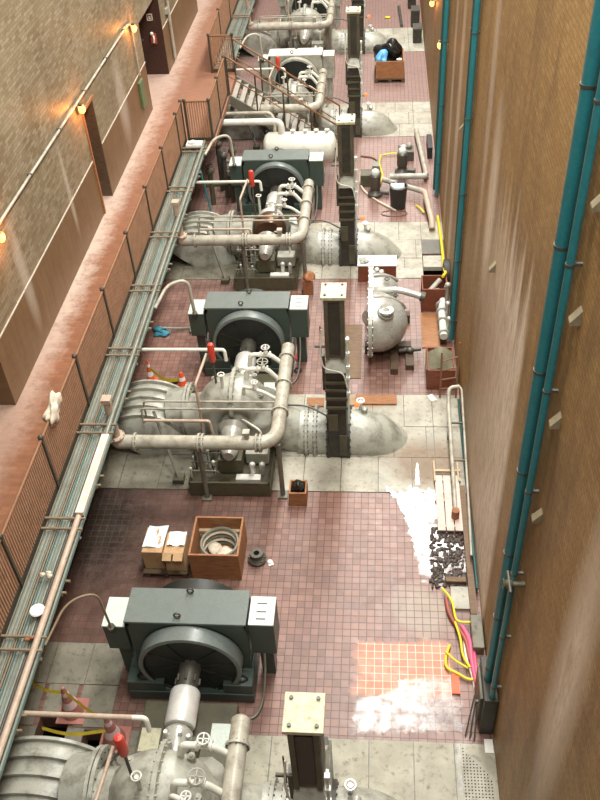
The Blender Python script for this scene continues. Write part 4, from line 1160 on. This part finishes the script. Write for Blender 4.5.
sb = crate('wooden_box', 'small wooden box by the foot of the header pipe of the coned pump', -1.56, -1.24, 10.44, 10.78, .34, 'wood_orange', .03)
tag(MB().lump((-1.40, 10.61, .29), .105, .11, .14, 12, 20, 14, .4).build('black_bag', 'tarp_black'), 'black plastic bag stuffed in the small wooden box', 'bag')
tag(MB().box(-1.76, -1.52, 17.08, 17.32, 0, .40, .15).lump((-1.64, 17.2, .42), .13, .13, .09, 16, 16, 10, .5).build('brown_sack', 'rust'), 'brown paper sack standing behind the second gate valve', 'sack')
tag(MB().box(-.72, -.32, 14.02, 15.90, .0, .018).build('plywood_sheet', 'wood_brown'), 'bare plywood sheet on the tiles between the valve and the silver half casing', 'plywood')
rw = thing('red_handwheel', 'bright red handwheel lying on the tiles left of the gate valve', 'handwheel', (-1.64, 14.7, 0))
MB().lathe([(0.0, 0), (0, .13), (.03, .14), (.04, .08), (.05, .05), (.06, 0)], (-1.64, 14.72, 0), 'z', 20).build('disc', 'red', rw)
MB().cyl((-1.64, 14.72, .04), (-1.64, 14.72, .09), .03, 8).build('boss', 'steel_dark', rw)
rp = P(298, 371)
tag(MB().torus((rp.x, rp.y, .02), 'z', .07, .02, 18, 6).build('rubber_ring', 'rubber'), 'small dark rubber ring on the tiles below the red handwheel', 'ring')

# silver half casing resting on timbers
hc = thing('pump_half_casing', 'silver half of a split volute pump casing lying on timbers', 'pump casing', (.2, 15.5, 0))
cx, cy, cz = -.08, 15.42, .78
MB().lathe([(0, .64), (.22, .63), (.42, .55), (.58, .42), (.68, .26), (.73, .1), (.74, 0)], (cx, cy - .46, cz), 'x', 32).build('lower_lobe', 'casing_silver', hc)
MB().lathe([(0, .42), (.2, .41), (.36, .35), (.48, .24), (.55, .12), (.57, 0)], (cx, cy + .74, cz - .02), 'x', 28).build('upper_lobe', 'casing_silver', hc)
MB().tube(fillet([(cx + .02, cy - .5, cz + .1), (cx + .22, cy + .1, cz + .12), (cx + .12, cy + .7, cz)], .4), .27, 18).build('bridge', 'casing_silver', hc)
fb = MB()
for (yc_, Rr, nb) in ((cy - .46, .76, 26), (cy + .74, .54, 20)):
    fb.lathe([(-.09, 0), (-.09, Rr), (-.01, Rr), (-.01, Rr * .8)], (cx, yc_, cz), 'x', 32, smooth=False)
    fb.bolts((cx - .05, yc_, cz), 'x', Rr * .93, .02, .06, nb)
fb.build('split_flange', 'casing_silver', hc)
for (y0, R1, X1) in ((cy - .34, .64, .70), (cy + .78, .42, .54)):
    pts = [(cx + X1 * math.sin(PI * k / 20) + .02, y0 + .25 * (k / 10) - .1, cz + .02 + (R1 - .02) * math.cos(PI * k / 20)) for k in range(9)]
    MB().tube(pts, .035, 8).build('rib', 'casing_silver', hc)
nz = MB().cyl((.10, cy - .66, cz + .3), (.20, cy - .84, cz + .56), .17, 18).build('nozzle_boss', 'casing_silver', hc)
MB().lathe([(0, .07), (0, .15), (.05, .15), (.05, .07), (-.03, .06)], (.20, cy - .85, cz + .56), 'z', 20).build('port_rim', 'casing_silver', nz)
MB().tube(fillet([(.02, cy + .12, cz + .40), (.45, cy + .10, cz + .46), (.95, cy - .02, cz + .36)], .2), .075, 12).build('stub_pipe', 'casing_silver', hc)
MB().cyl((.93, cy - .015, cz + .365), (1.02, cy - .035, cz + .345), .11, 14).build('stub_flange', 'steel_dark', hc)
for (dx, dy) in ((.30, .50), (.48, -.10), (.40, -.62)):
    MB().torus((cx + dx, cy + dy, cz + .46), 'z', .05, .015, 12, 6).build('lifting_lug', 'steel_dark', hc)
for k, (dx, dy) in enumerate(((.08, .93), (.18, .83), (.0, .80))):
    MB().ell((cx + dx, cy + dy, cz + .42), .06, .06, .05, 10, 6).build('bolt_boss', 'steel_bright', hc)
for k, (x0, x1, y0, y1, z1) in enumerate(((-.25, .75, 14.85, 15.05, .22), (-.25, .75, 15.95, 16.15, .22), (.62, .80, 14.30, 14.83, .14), (.3, .46, 14.15, 14.8, .16))):
    tag(MB().box(x0, x1, y0, y1, 0, z1).build('timber_block', 'wood_dark', None, .01), ['front dark timber under the silver half casing', 'back dark timber under the silver half casing', 'short dark timber right of the silver half casing', 'dark timber sticking out in front of the silver half casing'][k], 'timber', 'timbers under the half casing')
tc = thing('toggle_clamp', 'small dark clamp on the short timber beside the silver half casing', 'clamp', (.62, 14.75, .14))
MB().cyl((.48, 14.72, .20), (.95, 14.78, .20), .05, 10).build('bar', 'steel_dark', tc)
MB().ell((.72, 14.72, .22), .10, .07, .06, 10, 6).build('jaw', 'steel_dark', tc)

# flat crate with pale top
c0, c1 = -.45, .46
fc = thing('stencilled_crate', 'closed red-brown crate with white papers on top, behind the silver half casing', 'crate', (0, 17.9, 0))
MB().box(c0, c1, 17.62, 18.05, 0, .45).build('case', 'wood_red', fc, .008)
MB().box(c0 - .01, c1 + .01, 17.61, 18.06, .45, .475).build('lid', 'paper', fc)
for k in range(7):
    MB().box(-.2 + .055 * k, -.165 + .055 * k, 17.608, 17.619, .33, .36).build('stencil_mark', 'rag', fc)
tag(MB().box(-.42, -.25, 17.68, 17.95, .477, .50, .2).box(-.3, -.2, 17.7, 17.8, .50, .52, .6).build('dark_papers', 'rack_grey'), 'small dark bundle of papers on the closed red-brown crate', 'papers')

oc = crate('open_crate', 'open dark wooden crate holding pipe ends by the right wall', 1.02, 1.60, 16.40, 16.98, .62, 'wood_red', .03)
tag(MB().cyl((1.12, 16.55, .35), (1.45, 16.85, .58), .06, 12).cyl((1.2, 16.75, .3), (1.4, 16.55, .5), .05, 12).build('pipe_offcuts', 'pipe_cream'), 'pale pipe offcuts sticking up in the open dark crate', 'pipe')
tag(MB().box(1.0, 1.40, 15.05, 16.32, 0, .03).build('red_board', 'wood_orange'), 'orange brown board flat on the floor below the open crate', 'board')
fp = thing('valve_assembly', 'grey pipe with bolted valves standing along the right wall by the open crate', 'pipe fitting', (1.5, 15.7, 0))
MB().tube(fillet([(1.45, 15.05, .32), (1.45, 16.0, .32), (1.50, 16.30, .40)], .2), .085, 14).build('run', 'pipe_light', fp)
for yy in (15.15, 15.6, 15.95, 16.2):
    MB().cyl((1.455, yy - .02, .32), (1.455, yy + .02, .32), .13, 14).build('flange', 'pump_grey', fp)
for yy, z in ((15.3, .62), (15.8, .66), (16.25, .8), (16.1, .95)):
    MB().cyl((1.56, yy, .1), (1.56, yy, z), .04, 8).ell((1.56, yy, z), .07, .07, .06, 10, 6).build('valve_stem', 'casing_silver', fp)
for yy in (15.25, 15.9):
    MB().box(1.40, 1.52, yy - .05, yy + .05, 0, .25).build('stand', 'wood_dark', fp)
tcrt = crate('tarp_crate', 'wooden crate topped with an olive tarpaulin by the ladder', 1.04, 1.60, 13.68, 14.45, .52, 'wood_red', .03)
vs, fs = jitter_grid(10, 10, lambda a, b: (1.02 + .62 * a, 13.86 + .62 * b, .40 + .30 * math.sin(PI * a) * math.sin(PI * b) + random.uniform(-.03, .03)))
tag(MB().add(vs, fs, True).build('tarpaulin', 'tarp_olive'), 'crumpled olive tarpaulin heaped in the crate by the ladder', 'tarpaulin')
ld = thing('ladder', 'short rusty ladder leaning on the right wall before the tarpaulin crate', 'ladder', (1.45, 13.45, 0))
A0, A1 = Vector((1.30, 13.42, 0.012)), Vector((1.30, 13.60, 1.05))
B0, B1 = Vector((1.62, 13.42, 0.012)), Vector((1.64, 13.66, 1.25))
MB().bar(A0, A1, .035, .035).build('stile', 'rail_rust', ld)
MB().bar(B0, B1, .035, .035).build('stile', 'rail_rust', ld)
for k in range(1, 5):
    MB().cyl(A0.lerp(A1, k / 5), B0.lerp(B1, k / 5.3), .014, 6).build('rung', 'rail_rust', ld)
tag(MB().box(1.08, 1.2, 13.30, 13.5, .013, .03, .5).build('white_card', 'paper'), 'white card lying at the foot of the rusty ladder', 'card')

up = thing('u_pipe', 'long grey pipe hooked over into a thinner one, low along the right wall', 'pipe', (1.5, 11.5, 0))
MB().tube(fillet([(1.40, 10.15, .25), (1.40, 12.7, .55), (1.42, 12.95, .70), (1.62, 12.98, .70)], .15), .038, 12).build('thick_leg', 'pipe_cream', up)
MB().tube(fillet([(1.62, 12.98, .70), (1.66, 12.9, .70), (1.62, 9.9, .30), (1.60, 9.2, .25)], .1), .022, 8).build('thin_leg', 'pipe_cream', up)
for yy in (11.3, 12.2):
    MB().box(1.36, 1.69, yy - .015, yy + .015, .30 + (yy - 10.9) * .11, .33 + (yy - 10.9) * .11).cyl((1.40, yy, .012), (1.40, yy, .32 + (yy - 10.9) * .11), .02, 6).build('support', 'steel_dark', up)
MB().cyl((1.40, 10.15, .012), (1.40, 10.15, .3), .07, 10).build('foot', 'rust', up)
pipe('wall_base_pipe', 'thin teal pipe running along the foot of the right wall', [(1.655, 8.6, .16), (1.655, 13.2, .16)], .022, 'teal_deep')
tag(MB().box(1.52, 1.62, 8.15, 10.9, 0.02, .12).build('timber_beam', 'wood_brown'), 'long brown timber beam along the foot of the right wall', 'timber')
tag(MB().box(1.16, 1.50, 8.78, 8.88, .0, .10).build('timber_block', 'wood_brown', None, .01), 'short timber lying across the end of the puddle', 'timber')
pp = thing('board_stack', 'pinkish white boards on battens beside the large puddle by the wall', 'boards', (1.3, 10.5, 0))
for k in range(3):
    MB().box(1.09 + .15 * k, 1.22 + .15 * k, 9.85, 11.15, .08, .11).build('board', 'wood_white', pp)
for yy in (9.95, 10.55, 11.05):
    MB().box(1.07, 1.56, yy, yy + .06, .02, .08).build('batten', 'wood_pale', pp)
MB().box(1.07, 1.10, 11.0, 11.5, .08, .14).build('batten', 'wood_pale', pp)
MB().box(1.50, 1.53, 11.0, 11.5, .08, .14).build('batten', 'wood_pale', pp)
MB().box(1.07, 1.56, 11.25, 11.30, .08, .12).build('batten', 'wood_pale', pp)

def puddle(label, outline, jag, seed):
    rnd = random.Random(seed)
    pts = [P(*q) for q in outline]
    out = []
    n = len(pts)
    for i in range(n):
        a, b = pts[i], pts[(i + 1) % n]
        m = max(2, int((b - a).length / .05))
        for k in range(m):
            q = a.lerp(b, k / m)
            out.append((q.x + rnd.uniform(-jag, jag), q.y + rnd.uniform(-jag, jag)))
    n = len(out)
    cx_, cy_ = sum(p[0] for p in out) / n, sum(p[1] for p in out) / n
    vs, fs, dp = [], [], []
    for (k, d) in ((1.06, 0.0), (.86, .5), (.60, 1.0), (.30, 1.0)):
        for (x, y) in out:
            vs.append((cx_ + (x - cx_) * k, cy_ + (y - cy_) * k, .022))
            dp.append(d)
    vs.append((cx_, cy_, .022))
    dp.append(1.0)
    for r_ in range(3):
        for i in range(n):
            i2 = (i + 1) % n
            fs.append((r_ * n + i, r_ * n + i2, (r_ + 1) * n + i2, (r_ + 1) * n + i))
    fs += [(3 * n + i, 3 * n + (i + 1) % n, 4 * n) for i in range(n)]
    o = MB().add(vs, fs).build('puddle', 'wet_film_sheen')
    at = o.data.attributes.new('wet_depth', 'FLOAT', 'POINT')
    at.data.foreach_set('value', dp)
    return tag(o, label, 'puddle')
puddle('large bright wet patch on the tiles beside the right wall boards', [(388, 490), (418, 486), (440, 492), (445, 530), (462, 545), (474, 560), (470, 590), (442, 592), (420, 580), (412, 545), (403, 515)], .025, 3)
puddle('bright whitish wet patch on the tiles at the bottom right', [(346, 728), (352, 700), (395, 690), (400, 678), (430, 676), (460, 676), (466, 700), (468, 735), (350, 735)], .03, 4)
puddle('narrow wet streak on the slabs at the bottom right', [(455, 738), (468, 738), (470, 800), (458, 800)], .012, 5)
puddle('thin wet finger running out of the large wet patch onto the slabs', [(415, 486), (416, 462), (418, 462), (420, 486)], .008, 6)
rnd = random.Random(11)
db = MB()
for k in range(260):
    q = P(rnd.uniform(430, 474), rnd.uniform(528, 588))
    if q.x > 1.50 or rnd.random() < .25 * (1.15 - q.x) / .3:
        continue
    db.ell((q.x, q.y, .03), rnd.uniform(.015, .06), rnd.uniform(.015, .06), rnd.uniform(.006, .02), 7, 4, .9)
o = db.build('debris', 'debris')
o['kind'] = 'stuff'
tag(o, 'wet dark rubble and scraps scattered in the large puddle', 'rubble')

# hoses
def hose(label, px, z, r, mat, cat='hose'):
    pts = [P(a, b, z) + Vector((0, 0, 0)) for a, b in px]
    for k, q in enumerate(pts):
        q.z = z + .015 * (k % 2)
    return tag(MB().tube(fillet(pts, .25, 4), r, 8).build('hose', mat), label, cat, 'hoses on the floor')
hose('dark red hose, leftmost of the bundle by the right wall', [(446, 598), (449, 615), (458, 628), (466, 640), (470, 660)], .05, .034, 'hose_rust')
hose('thick pink hose running down beside the right wall', [(462, 626), (470, 640), (472, 665), (478, 690), (482, 718)], .06, .036, 'hose_pink')
hose('second pink hose right of the thick pink one', [(466, 634), (474, 650), (476, 672), (484, 700), (486, 716)], .05, .030, 'hose_pink')
hose('bright yellow hose looping from the wall out over the tiles', [(442, 588), (452, 600), (456, 622), (470, 623), (480, 620)], .10, .020, 'hose_yellow')
hose('yellow hose with a bent elbow lying on the new tiles', [(450, 645), (446, 655), (445, 668), (458, 674), (468, 680), (492, 678)], .05, .022, 'hose_yellow')
hose('yellow hose running down between the pink hoses and the tiles', [(455, 622), (461, 640), (462, 655), (470, 668)], .12, .020, 'hose_yellow')
hose('yellow hose end crossing the tiles toward the pink hose', [(446, 652), (456, 662), (468, 668)], .10, .018, 'hose_yellow')
hose('ribbed white hose lying along the pink hoses', [(464, 640), (466, 660), (474, 680), (476, 700)], .03, .020, 'hose_white')
ob = P(456, 686)
tag(MB().box(ob.x - .07, ob.x + .05, ob.y - .15, ob.y + .17, .023, .05).build('orange_tile', 'cone_orange'), 'single orange block lying at the edge of the bottom right wet patch', 'block')
wc = thing('wall_cabinet', 'dark control box at the foot of the nearest teal risers', 'cabinet', (1.6, 6.55, 0))
MB().box(1.50, 1.69, 6.2, 6.9, .0, .92).build('case', 'valve_black', wc, .01)
MB().box(1.46, 1.50, 6.3, 6.8, .2, .8).build('door', 'valve_olive', wc, .006)
MB().cyl((1.42, 6.4, .55), (1.46, 6.4, .55), .03, 8).build('knob', 'steel_dark', wc)
tag(MB().box(1.50, 1.68, 7.5, 8.1, 0.0, .18).build('concrete_block', 'slab_grey', None, .015), 'grey concrete block at the foot of the right wall behind the control box', 'block')
pc = P(493, 748)
tag(MB().box(1.56, 1.68, 5.92, 6.12, .013, .02).build('white_sheet', 'paper'), 'white sheet of paper on the floor by the wall at the bottom right', 'paper')
pf = thing('perforated_plate', 'pale perforated steel floor plate at the bottom right', 'floor plate', (1.4, 5.6, .012))
MB().poly([(1.22, 6.04), (1.22, 5.20), (1.66, 5.20), (1.66, 5.55)], .012, .03).build('sheet', 'slab_warm', pf)
hm = MB()
for i in range(9):
    for j in range(18):
        x, yv2 = 1.25 + .045 * i, 5.24 + .045 * j
        if yv2 < 6.0 - (x - 1.22) * 1.15:
            hm.cyl((x, yv2, .028), (x, yv2, .0305), .011, 6)
o = hm.build('hole_pattern', 'void', pf)
o['kind'] = 'stuff'
for k in range(3):
    a = Vector((1.30 + .06 * k, 6.15 - .03 * k, .02))
    pipe('thin_rod', ['left thin dark rod leaning on the right wall below the hoses', 'middle thin dark rod leaning on the right wall below the hoses', 'right thin dark rod leaning on the right wall below the hoses'][k], [a, a + Vector((.14 - .04 * k, .45, .35))], .012, 'steel_dark', 'rod', group='thin rods')

# ------------------------------------------------------------------ tools round the third and fourth pumps
bk = thing('bucket', 'black bucket with white and blue rags in it, right of the third valve', 'bucket', (.56, 21.15, 0))
MB().lathe([(0, 0), (0, .20), (.62, .24), (.64, .25), (.64, .22), (.5, .21), (.5, 0)], (.56, 21.2, 0), 'z', 22).build('tub', 'rubber', bk)
tag(MB().ell((.54, 21.2, .62), .20, .18, .08, 12, 6, .4).build('white_rags', 'paper_blue'), 'heap of white and blue rags in the black bucket', 'rags')
def small_pump(x, y, label):
    t = thing('sump_pump', label, 'pump', (x, y, 0))
    MB().lathe([(0, .0), (0, .20), (.10, .21), (.14, .15), (.22, .12), (.26, .15), (.62, .15), (.66, .11)], (x, y, 0), 'z', 20).build('body', 'steel_dark', t)
    MB().lathe([(.64, .11), (.70, .12), (.76, .10), (.80, .05), (.80, 0)], (x, y, 0), 'z', 20).build('cap', 'panel_pale', t)
    MB().cyl((x + .05, y, .12), (x + .38, y - .06, .12), .07, 12).build('outlet', 'steel_dark', t)
small_pump(-.06, 21.85, 'small dark sump pump with pale cap, left of the black bucket')
small_pump(.70, 23.1, 'small dark sump pump with pale cap, behind the black bucket')
pipe('pipe_length', 'grey pipe lying slantwise from the left sump pump to the wall side', [(.15, 22.3, .25), (1.22, 21.6, .25)], .075, 'pump_grey')
pipe('pipe_length', 'grey pipe lying behind the black bucket near the sump pumps', [(.35, 22.6, .18), (1.38, 22.6, .18)], .085, 'pump_grey')
pipe('brown_pipe', 'rusty cream pipe lying toward the camera from the slanting pipe', [(1.22, 21.6, .25), (1.30, 21.5, .25), (1.42, 20.05, .22), (1.42, 19.9, .1)], .08, 'pipe_pink', rad=.1)
pipe('wall_side_pipe', 'long pale pipe lying up the wall side past the dark toolbox', [(1.18, 25.6, .15), (1.38, 22.7, .15)], .075, 'pipe_cream')
tx = thing('toolbox', 'dark open toolbox with parts, behind the far sump pump', 'toolbox', (.85, 24.0, 0))
MB().box(.60, 1.06, 23.85, 24.30, 0, .30).build('box', 'steel_dark', tx, .01)
MB().ell((.75, 24.05, .34), .10, .10, .09, 10, 6, .3).build('parts', 'steel_bright', tx)
MB().ell((.92, 24.15, .36), .09, .09, .09, 10, 6, .3).build('parts', 'pump_grey', tx)
tag(MB().box(-.48, -.06, 22.35, 22.75, 0, .35).build('grey_bin', 'valve_olive', None, .01), 'dark olive box beside the third gate valve', 'box')
tag(MB().box(-.15, .05, 23.3, 23.6, 0, .15).build('grey_carton', 'rack_grey'), 'small grey carton on the tiles behind the dark olive box', 'box')
tag(MB().box(-.42, -.08, 23.0, 23.2, 0, .04, .2).build('rust_plate', 'rust'), 'rusty flat plate on the tiles behind the dark olive box', 'plate')
tag(MB().box(1.46, 1.60, 24.0, 24.9, .0, .35).build('black_block', 'rubber', None, .01), 'tall black slab leaning by the right wall beyond the sump pumps', 'slab')
pipe('air_hose', 'brown air hose curling from the third gate valve across the pink tiles', [(-.5, 24.2, .03), (-.1, 24.1, .03), (.12, 23.5, .03), (.05, 23.0, .03)], .025, 'hose_brown', 'hose', .3)
pipe('air_hose', 'pale air hose curving from the third valve to the black bucket', [(-.48, 23.2, .03), (-.5, 22.3, .03), (-.1, 21.6, .03), (.5, 20.95, .03)], .03, 'rag', 'hose', .4)
pipe('hose_ring', 'thin loop of cord on the tiles in front of the black bucket', [(.0 + .45 + .35 * math.cos(k * PI / 8), 20.85 + .16 * math.sin(k * PI / 8), .015) for k in range(17)], .012, 'hose_brown', 'cord', .02)
for k, (pts, lab) in enumerate((([(.10, 24.2), (.05, 23.6), (.15, 22.9), (.08, 22.4)], 'yellow caution tape trailing behind the left sump pump'), ([(.15, 24.2), (.5, 24.25), (.62, 24.2)], 'yellow strap running to the dark toolbox'),
                                ([(1.05, 21.2), (1.15, 21.0), (1.25, 20.8)], 'yellow rag strip by the rusty cream pipe'))):
    pipe('yellow_strap', lab, [(a, b, .05 + .03 * (i % 2)) for i, (a, b) in enumerate(pts)], .022, 'hose_yellow', 'strap', .15)
pipe('yellow_hose', 'long yellow hose lying along the wall side beside the open trench', [(1.60, 20.6, .05), (1.62, 19.2, .14), (1.60, 17.7, .30), (1.58, 17.0, .66), (1.5, 16.8, .70)], .035, 'hose_yellow', 'hose', .3)
tag(MB().lathe([(-.06, .2), (-.06, .34), (.06, .34), (.06, .2)], (1.63, 17.45, .345), 'x', 20).build('rubber_hoop', 'rubber'), 'black rubber ring standing against the right wall by the trench', 'ring')

bn = thing('waste_bin', 'orange wooden bin on a pallet, filled with black and blue plastic', 'bin', (.4, 30.2, 0))
MB().box(-.08, .88, 29.72, 29.76, .14, .72).build('front_board', 'wood_orange', bn)
MB().box(-.08, .88, 30.9, 30.94, .14, .72).build('back_board', 'wood_orange', bn)
MB().box(-.08, -.04, 29.76, 30.9, .14, .72).build('side_board', 'wood_orange', bn)
MB().box(.84, .88, 29.76, 30.9, .14, .72).build('side_board', 'wood_orange', bn)
MB().box(-.12, .92, 29.68, 30.98, .10, .14).build('pallet_deck', 'wood_dark', bn)
for x in (-.12, .35, .8):
    MB().box(x, x + .12, 29.68, 30.98, 0, .10).build('bearer', 'wood_dark', bn)
tag(MB().lump((.40, 30.5, .75), .40, .40, .52, 8, 30, 20, .5).build('black_sheeting', 'tarp_black'), 'crumpled black plastic sheeting heaped in the orange bin', 'plastic')
tag(MB().lump((.12, 30.0, .72), .17, .22, .20, 9, 22, 14, .5).build('blue_sheeting', 'tarp_blue'), 'crumpled bright blue plastic sheet in the orange bin', 'plastic')
tag(MB().ell((.72, 29.9, .72), .10, .07, .04, 10, 6, .3).build('white_rag', 'paper'), 'small white rag on the edge of the orange bin', 'rag')
pipe('long_bar', 'dark bar lying on the far tiles near the top edge', [(.83, 37.3, .06), (.90, 35.1, .06)], .06, 'steel_dark', 'bar')
tag(MB().ell((.36, 36.2, .03), .13, .1, .03, 10, 5, .3).build('yellow_rag', 'hose_yellow'), 'yellow rag on the far tiles near the top edge', 'rag')
for k, (x, y, h) in enumerate(((1.35, 37.5, .7), (1.42, 35.3, .6), (1.45, 33.6, .5))):
    o = thing('equipment_case', ['farthest dark equipment case by the right wall', 'dark equipment case by the right wall beside the far bar', 'nearest of the dark equipment cases by the far right wall'][k], 'case', (x, y, 0), 'equipment cases at the far wall')
    MB().box(x - .16, x + .16, y - .3, y + .3, 0, h).build('case', 'valve_black', o, .02)
    MB().box(x - .17, x + .17, y - .31, y + .31, h, h + .04).build('lid', 'steel_dark', o)

# ------------------------------------------------------------------ cones, tape and rags on the left
def cone(label, x, y, h, r, cm, wm):
    t = thing('traffic_cone', label, 'traffic cone', (x, y, 0.012))
    MB().box(x - r * 1.25, x + r * 1.25, y - r * 1.25, y + r * 1.25, .013, .04).build('base', cm, t, .01)
    MB().lathe([(.04, r), (h * .34, r * .70)], (x, y, 0), 'z', 18).lathe([(h * .54, r * .50), (h * .72, r * .34)], (x, y, 0), 'z', 18).lathe([(h * .84, r * .26), (h - .01, r * .14), (h, 0)], (x, y, 0), 'z', 18).build('body', cm, t)
    MB().lathe([(h * .34, r * .71), (h * .54, r * .51)], (x, y, 0), 'z', 18).build('collar', wm, t)
    MB().lathe([(h * .72, r * .35), (h * .84, r * .27)], (x, y, 0), 'z', 18).build('collar', wm, t)
cone('slim orange and white cone left of the coned pump, further from the camera', -4.80, 13.86, .62, .10, 'cone_orange', 'cone_white')
cone('bright orange cone with white collars at the pump casing', -3.98, 13.36, .72, .20, 'cone_orange', 'cone_white')
cone('faded brown-pink cone in front of the floor pits at the lower left', -4.50, 6.30, .70, .17, 'cone_faded', 'cone_pink')
cone('faded cone at the right end of the tape beside the nearest pump', -3.76, 5.88, .70, .17, 'cone_faded', 'cone_pink')
def tape(label, pts, wdt=.05):
    pts = fillet([Vector(p) for p in pts], .3, 4)
    vs, fs = [], []
    for k, p in enumerate(pts):
        vs += [p + Vector((0, .012, wdt / 2)), p + Vector((0, -.012, -wdt / 2)), p + Vector((0, .004, -wdt / 2)), p + Vector((0, .016, wdt / 2))]
    for k in range(len(pts) - 1):
        i = k * 4
        fs += [(i, i + 1, i + 5, i + 4), (i + 2, i + 3, i + 7, i + 6)]
    return tag(MB().add(vs, fs).build('caution_tape', 'tape_yellow'), label, 'tape', 'caution tapes')
tape('yellow caution tape strung between the two orange cones', [(-4.78, 13.84, .42), (-4.4, 13.55, .30), (-3.98, 13.40, .50)], .07)
tape('lower yellow caution tape hanging at the orange cones', [(-4.5, 13.45, .25), (-4.2, 13.30, .18), (-3.98, 13.28, .35)], .07)
tape('yellow caution tape from the rack to the faded cone', [(-5.0, 6.40, .62), (-4.75, 6.30, .56), (-4.50, 6.28, .60)])
tape('yellow caution tape between the two faded cones', [(-4.48, 6.28, .60), (-4.1, 6.06, .50), (-3.76, 5.88, .58)])
tape('yellow caution tape low over the floor pits', [(-4.72, 5.80, .45), (-4.3, 5.72, .42), (-3.78, 5.82, .42)])
tape('yellow caution tape lying by the suction elbow of the opened pump', [(-4.25, 20.2, .07), (-4.0, 20.1, .075), (-3.75, 20.15, .07)], .12)
tag(MB().ell((-4.2, 13.55, .3), .08, .06, .07, 10, 6, .3).cyl((-4.2, 13.55, .012), (-4.2, 13.55, .3), .02, 6).build('tape_knot', 'rubber'), 'dark knot post in the middle of the caution tape', 'post')
q = P(158, 333)
tag(MB().lump((q.x + .08, q.y, .06), .18, .15, .06, 14, 20, 10, .5).build('blue_cloth', 'cloth_blue'), 'dark blue cloth on the floor left of the second motor', 'cloth')
pipe('hooked_bar', 'thin bar with a hooked end beside the blue cloth', [(q.x + .12, q.y, .14), (q.x + .55, q.y + .1, .06), (q.x + .75, q.y + .12, .06), (q.x + .78, q.y - .05, .06)], .022, 'rack_grey', 'bar', .05)
tag(MB().box(-3.55, -3.2, 20.35, 20.62, .012, .06).build('grey_tray', 'panel_pale'), 'pale flat tray beside the opened pump', 'tray')

tag(MB().box(-.42, .42, 13.18, 13.46, .017, .05).build('rusty_plank', 'wood_orange', None, .005), 'stained orange plank lying on the slabs behind the second gate valve', 'plank')
tag(MB().box(-1.42, -1.06, 13.10, 13.36, .017, .05).build('rusty_plank', 'wood_orange', None, .005), 'short stained plank on the slabs left of the second gate valve', 'plank')
# dark valve cluster under the landing
vc = thing('valve_cluster', 'dark cluster of valves and pipes on the floor below the landing', 'pipe fitting', (-4.3, 22.0, 0))
for k, (x, y, h) in enumerate(((-4.55, 21.5, 1.0), (-4.2, 21.9, 1.25), (-4.0, 21.6, .8), (-4.4, 22.3, 1.4), (-4.05, 22.5, 1.1))):
    MB().cyl((x, y, 0), (x, y, h), .07, 12).ell((x, y, h), .12, .12, .10, 12, 6).build('valve_body', 'steel_dark' if k % 2 else 'valve_olive', vc)
    MB().torus((x, y, h + .16), 'z', .10, .014, 14, 6).cyl((x, y, h), (x, y, h + .16), .02, 6).build('handwheel', 'steel_dark', vc)
MB().tube(fillet([(-4.7, 21.5, .6), (-4.0, 21.6, .6), (-4.0, 22.5, .6)], .15), .08, 12).build('manifold', 'valve_olive', vc)
MB().tube(fillet([(-4.4, 22.3, .9), (-3.8, 22.2, .9), (-3.75, 22.2, .2)], .1), .05, 10).build('drain', 'rack_grey', vc)
pipe('teal_hose', 'thin teal hose hanging from the rack end below the landing', [(-4.38, 19.6, 2.0), (-4.3, 19.65, 1.2), (-4.22, 19.6, .5), (-4.15, 19.5, .03)], .025, 'teal', 'hose', .3)
# brace and cross pipes by the suction elbows
for u, Y0, Ym in UNITS[:4]:
    o = thing('pipe_brace', 'dark leaning brace beside the suction elbow of the pump ' + WH[u], 'brace', (-3.75, Y0 - .7, .012), 'pipe braces')
    MB().bar((-4.15, Y0 - .15, 1.15), (-3.70, Y0 - .85, .10), .05, .05).build('strut', 'stair_steel', o)
    MB().box(-3.80, -3.60, Y0 - .95, Y0 - .75, .012, .12).build('shoe', 'valve_olive', o)
    o = thing('lube_manifold', 'cluster of small silver valves on the pump ' + WH[u], 'manifold', (-3.25, Y0 - .7, .3), 'lube manifolds')
    rn = random.Random(ord(u))
    for k in range(9):
        x, yy, z = rn.uniform(-3.38, -2.95), Y0 + rn.uniform(-1.1, -.45), rn.uniform(.5, .95)
        MB().cyl((x, yy, .36), (x, yy, z), .018, 6).ell((x, yy, z), .035, .035, .04, 8, 5).build('stem_valve', rn.choice(['steel_bright', 'casing_silver', 'steel_dark', 'pipe_light']), o)
    for k in range(5):
        z, yy = .5 + .1 * k, Y0 - 1.05 + .13 * k
        MB().tube(fillet([(-3.38, yy, z), (-2.9 + .1 * k, yy, z), (-2.85 + .1 * k, yy + .05, .36)], .05), .014, 6).build('line', rn.choice(['pipe_cream', 'steel_dark', 'rack_grey']), o)
    o = thing('casing_drain', 'pale drain pipe looping over the casing of the pump ' + WH[u], 'pipe', (-2.3, Y0 + .1, 1.3), 'casing drains')
    MB().tube(fillet([(-2.45, Y0 + .05, 1.35), (-2.42, Y0 + .02, 1.62), (-2.05, Y0 - .12, 1.62), (-1.84, Y0 - .12, 1.46)], .08), .035, 8).build('loop', 'pipe_light', o)
    hand_valve(u, o, (-2.2, Y0 - .06, 1.63), R0=.06)
    MB().cyl((-2.45, Y0 + .05, 1.28), (-2.45, Y0 + .05, 1.36), .07, 10).build('flange', 'pipe_light', o)
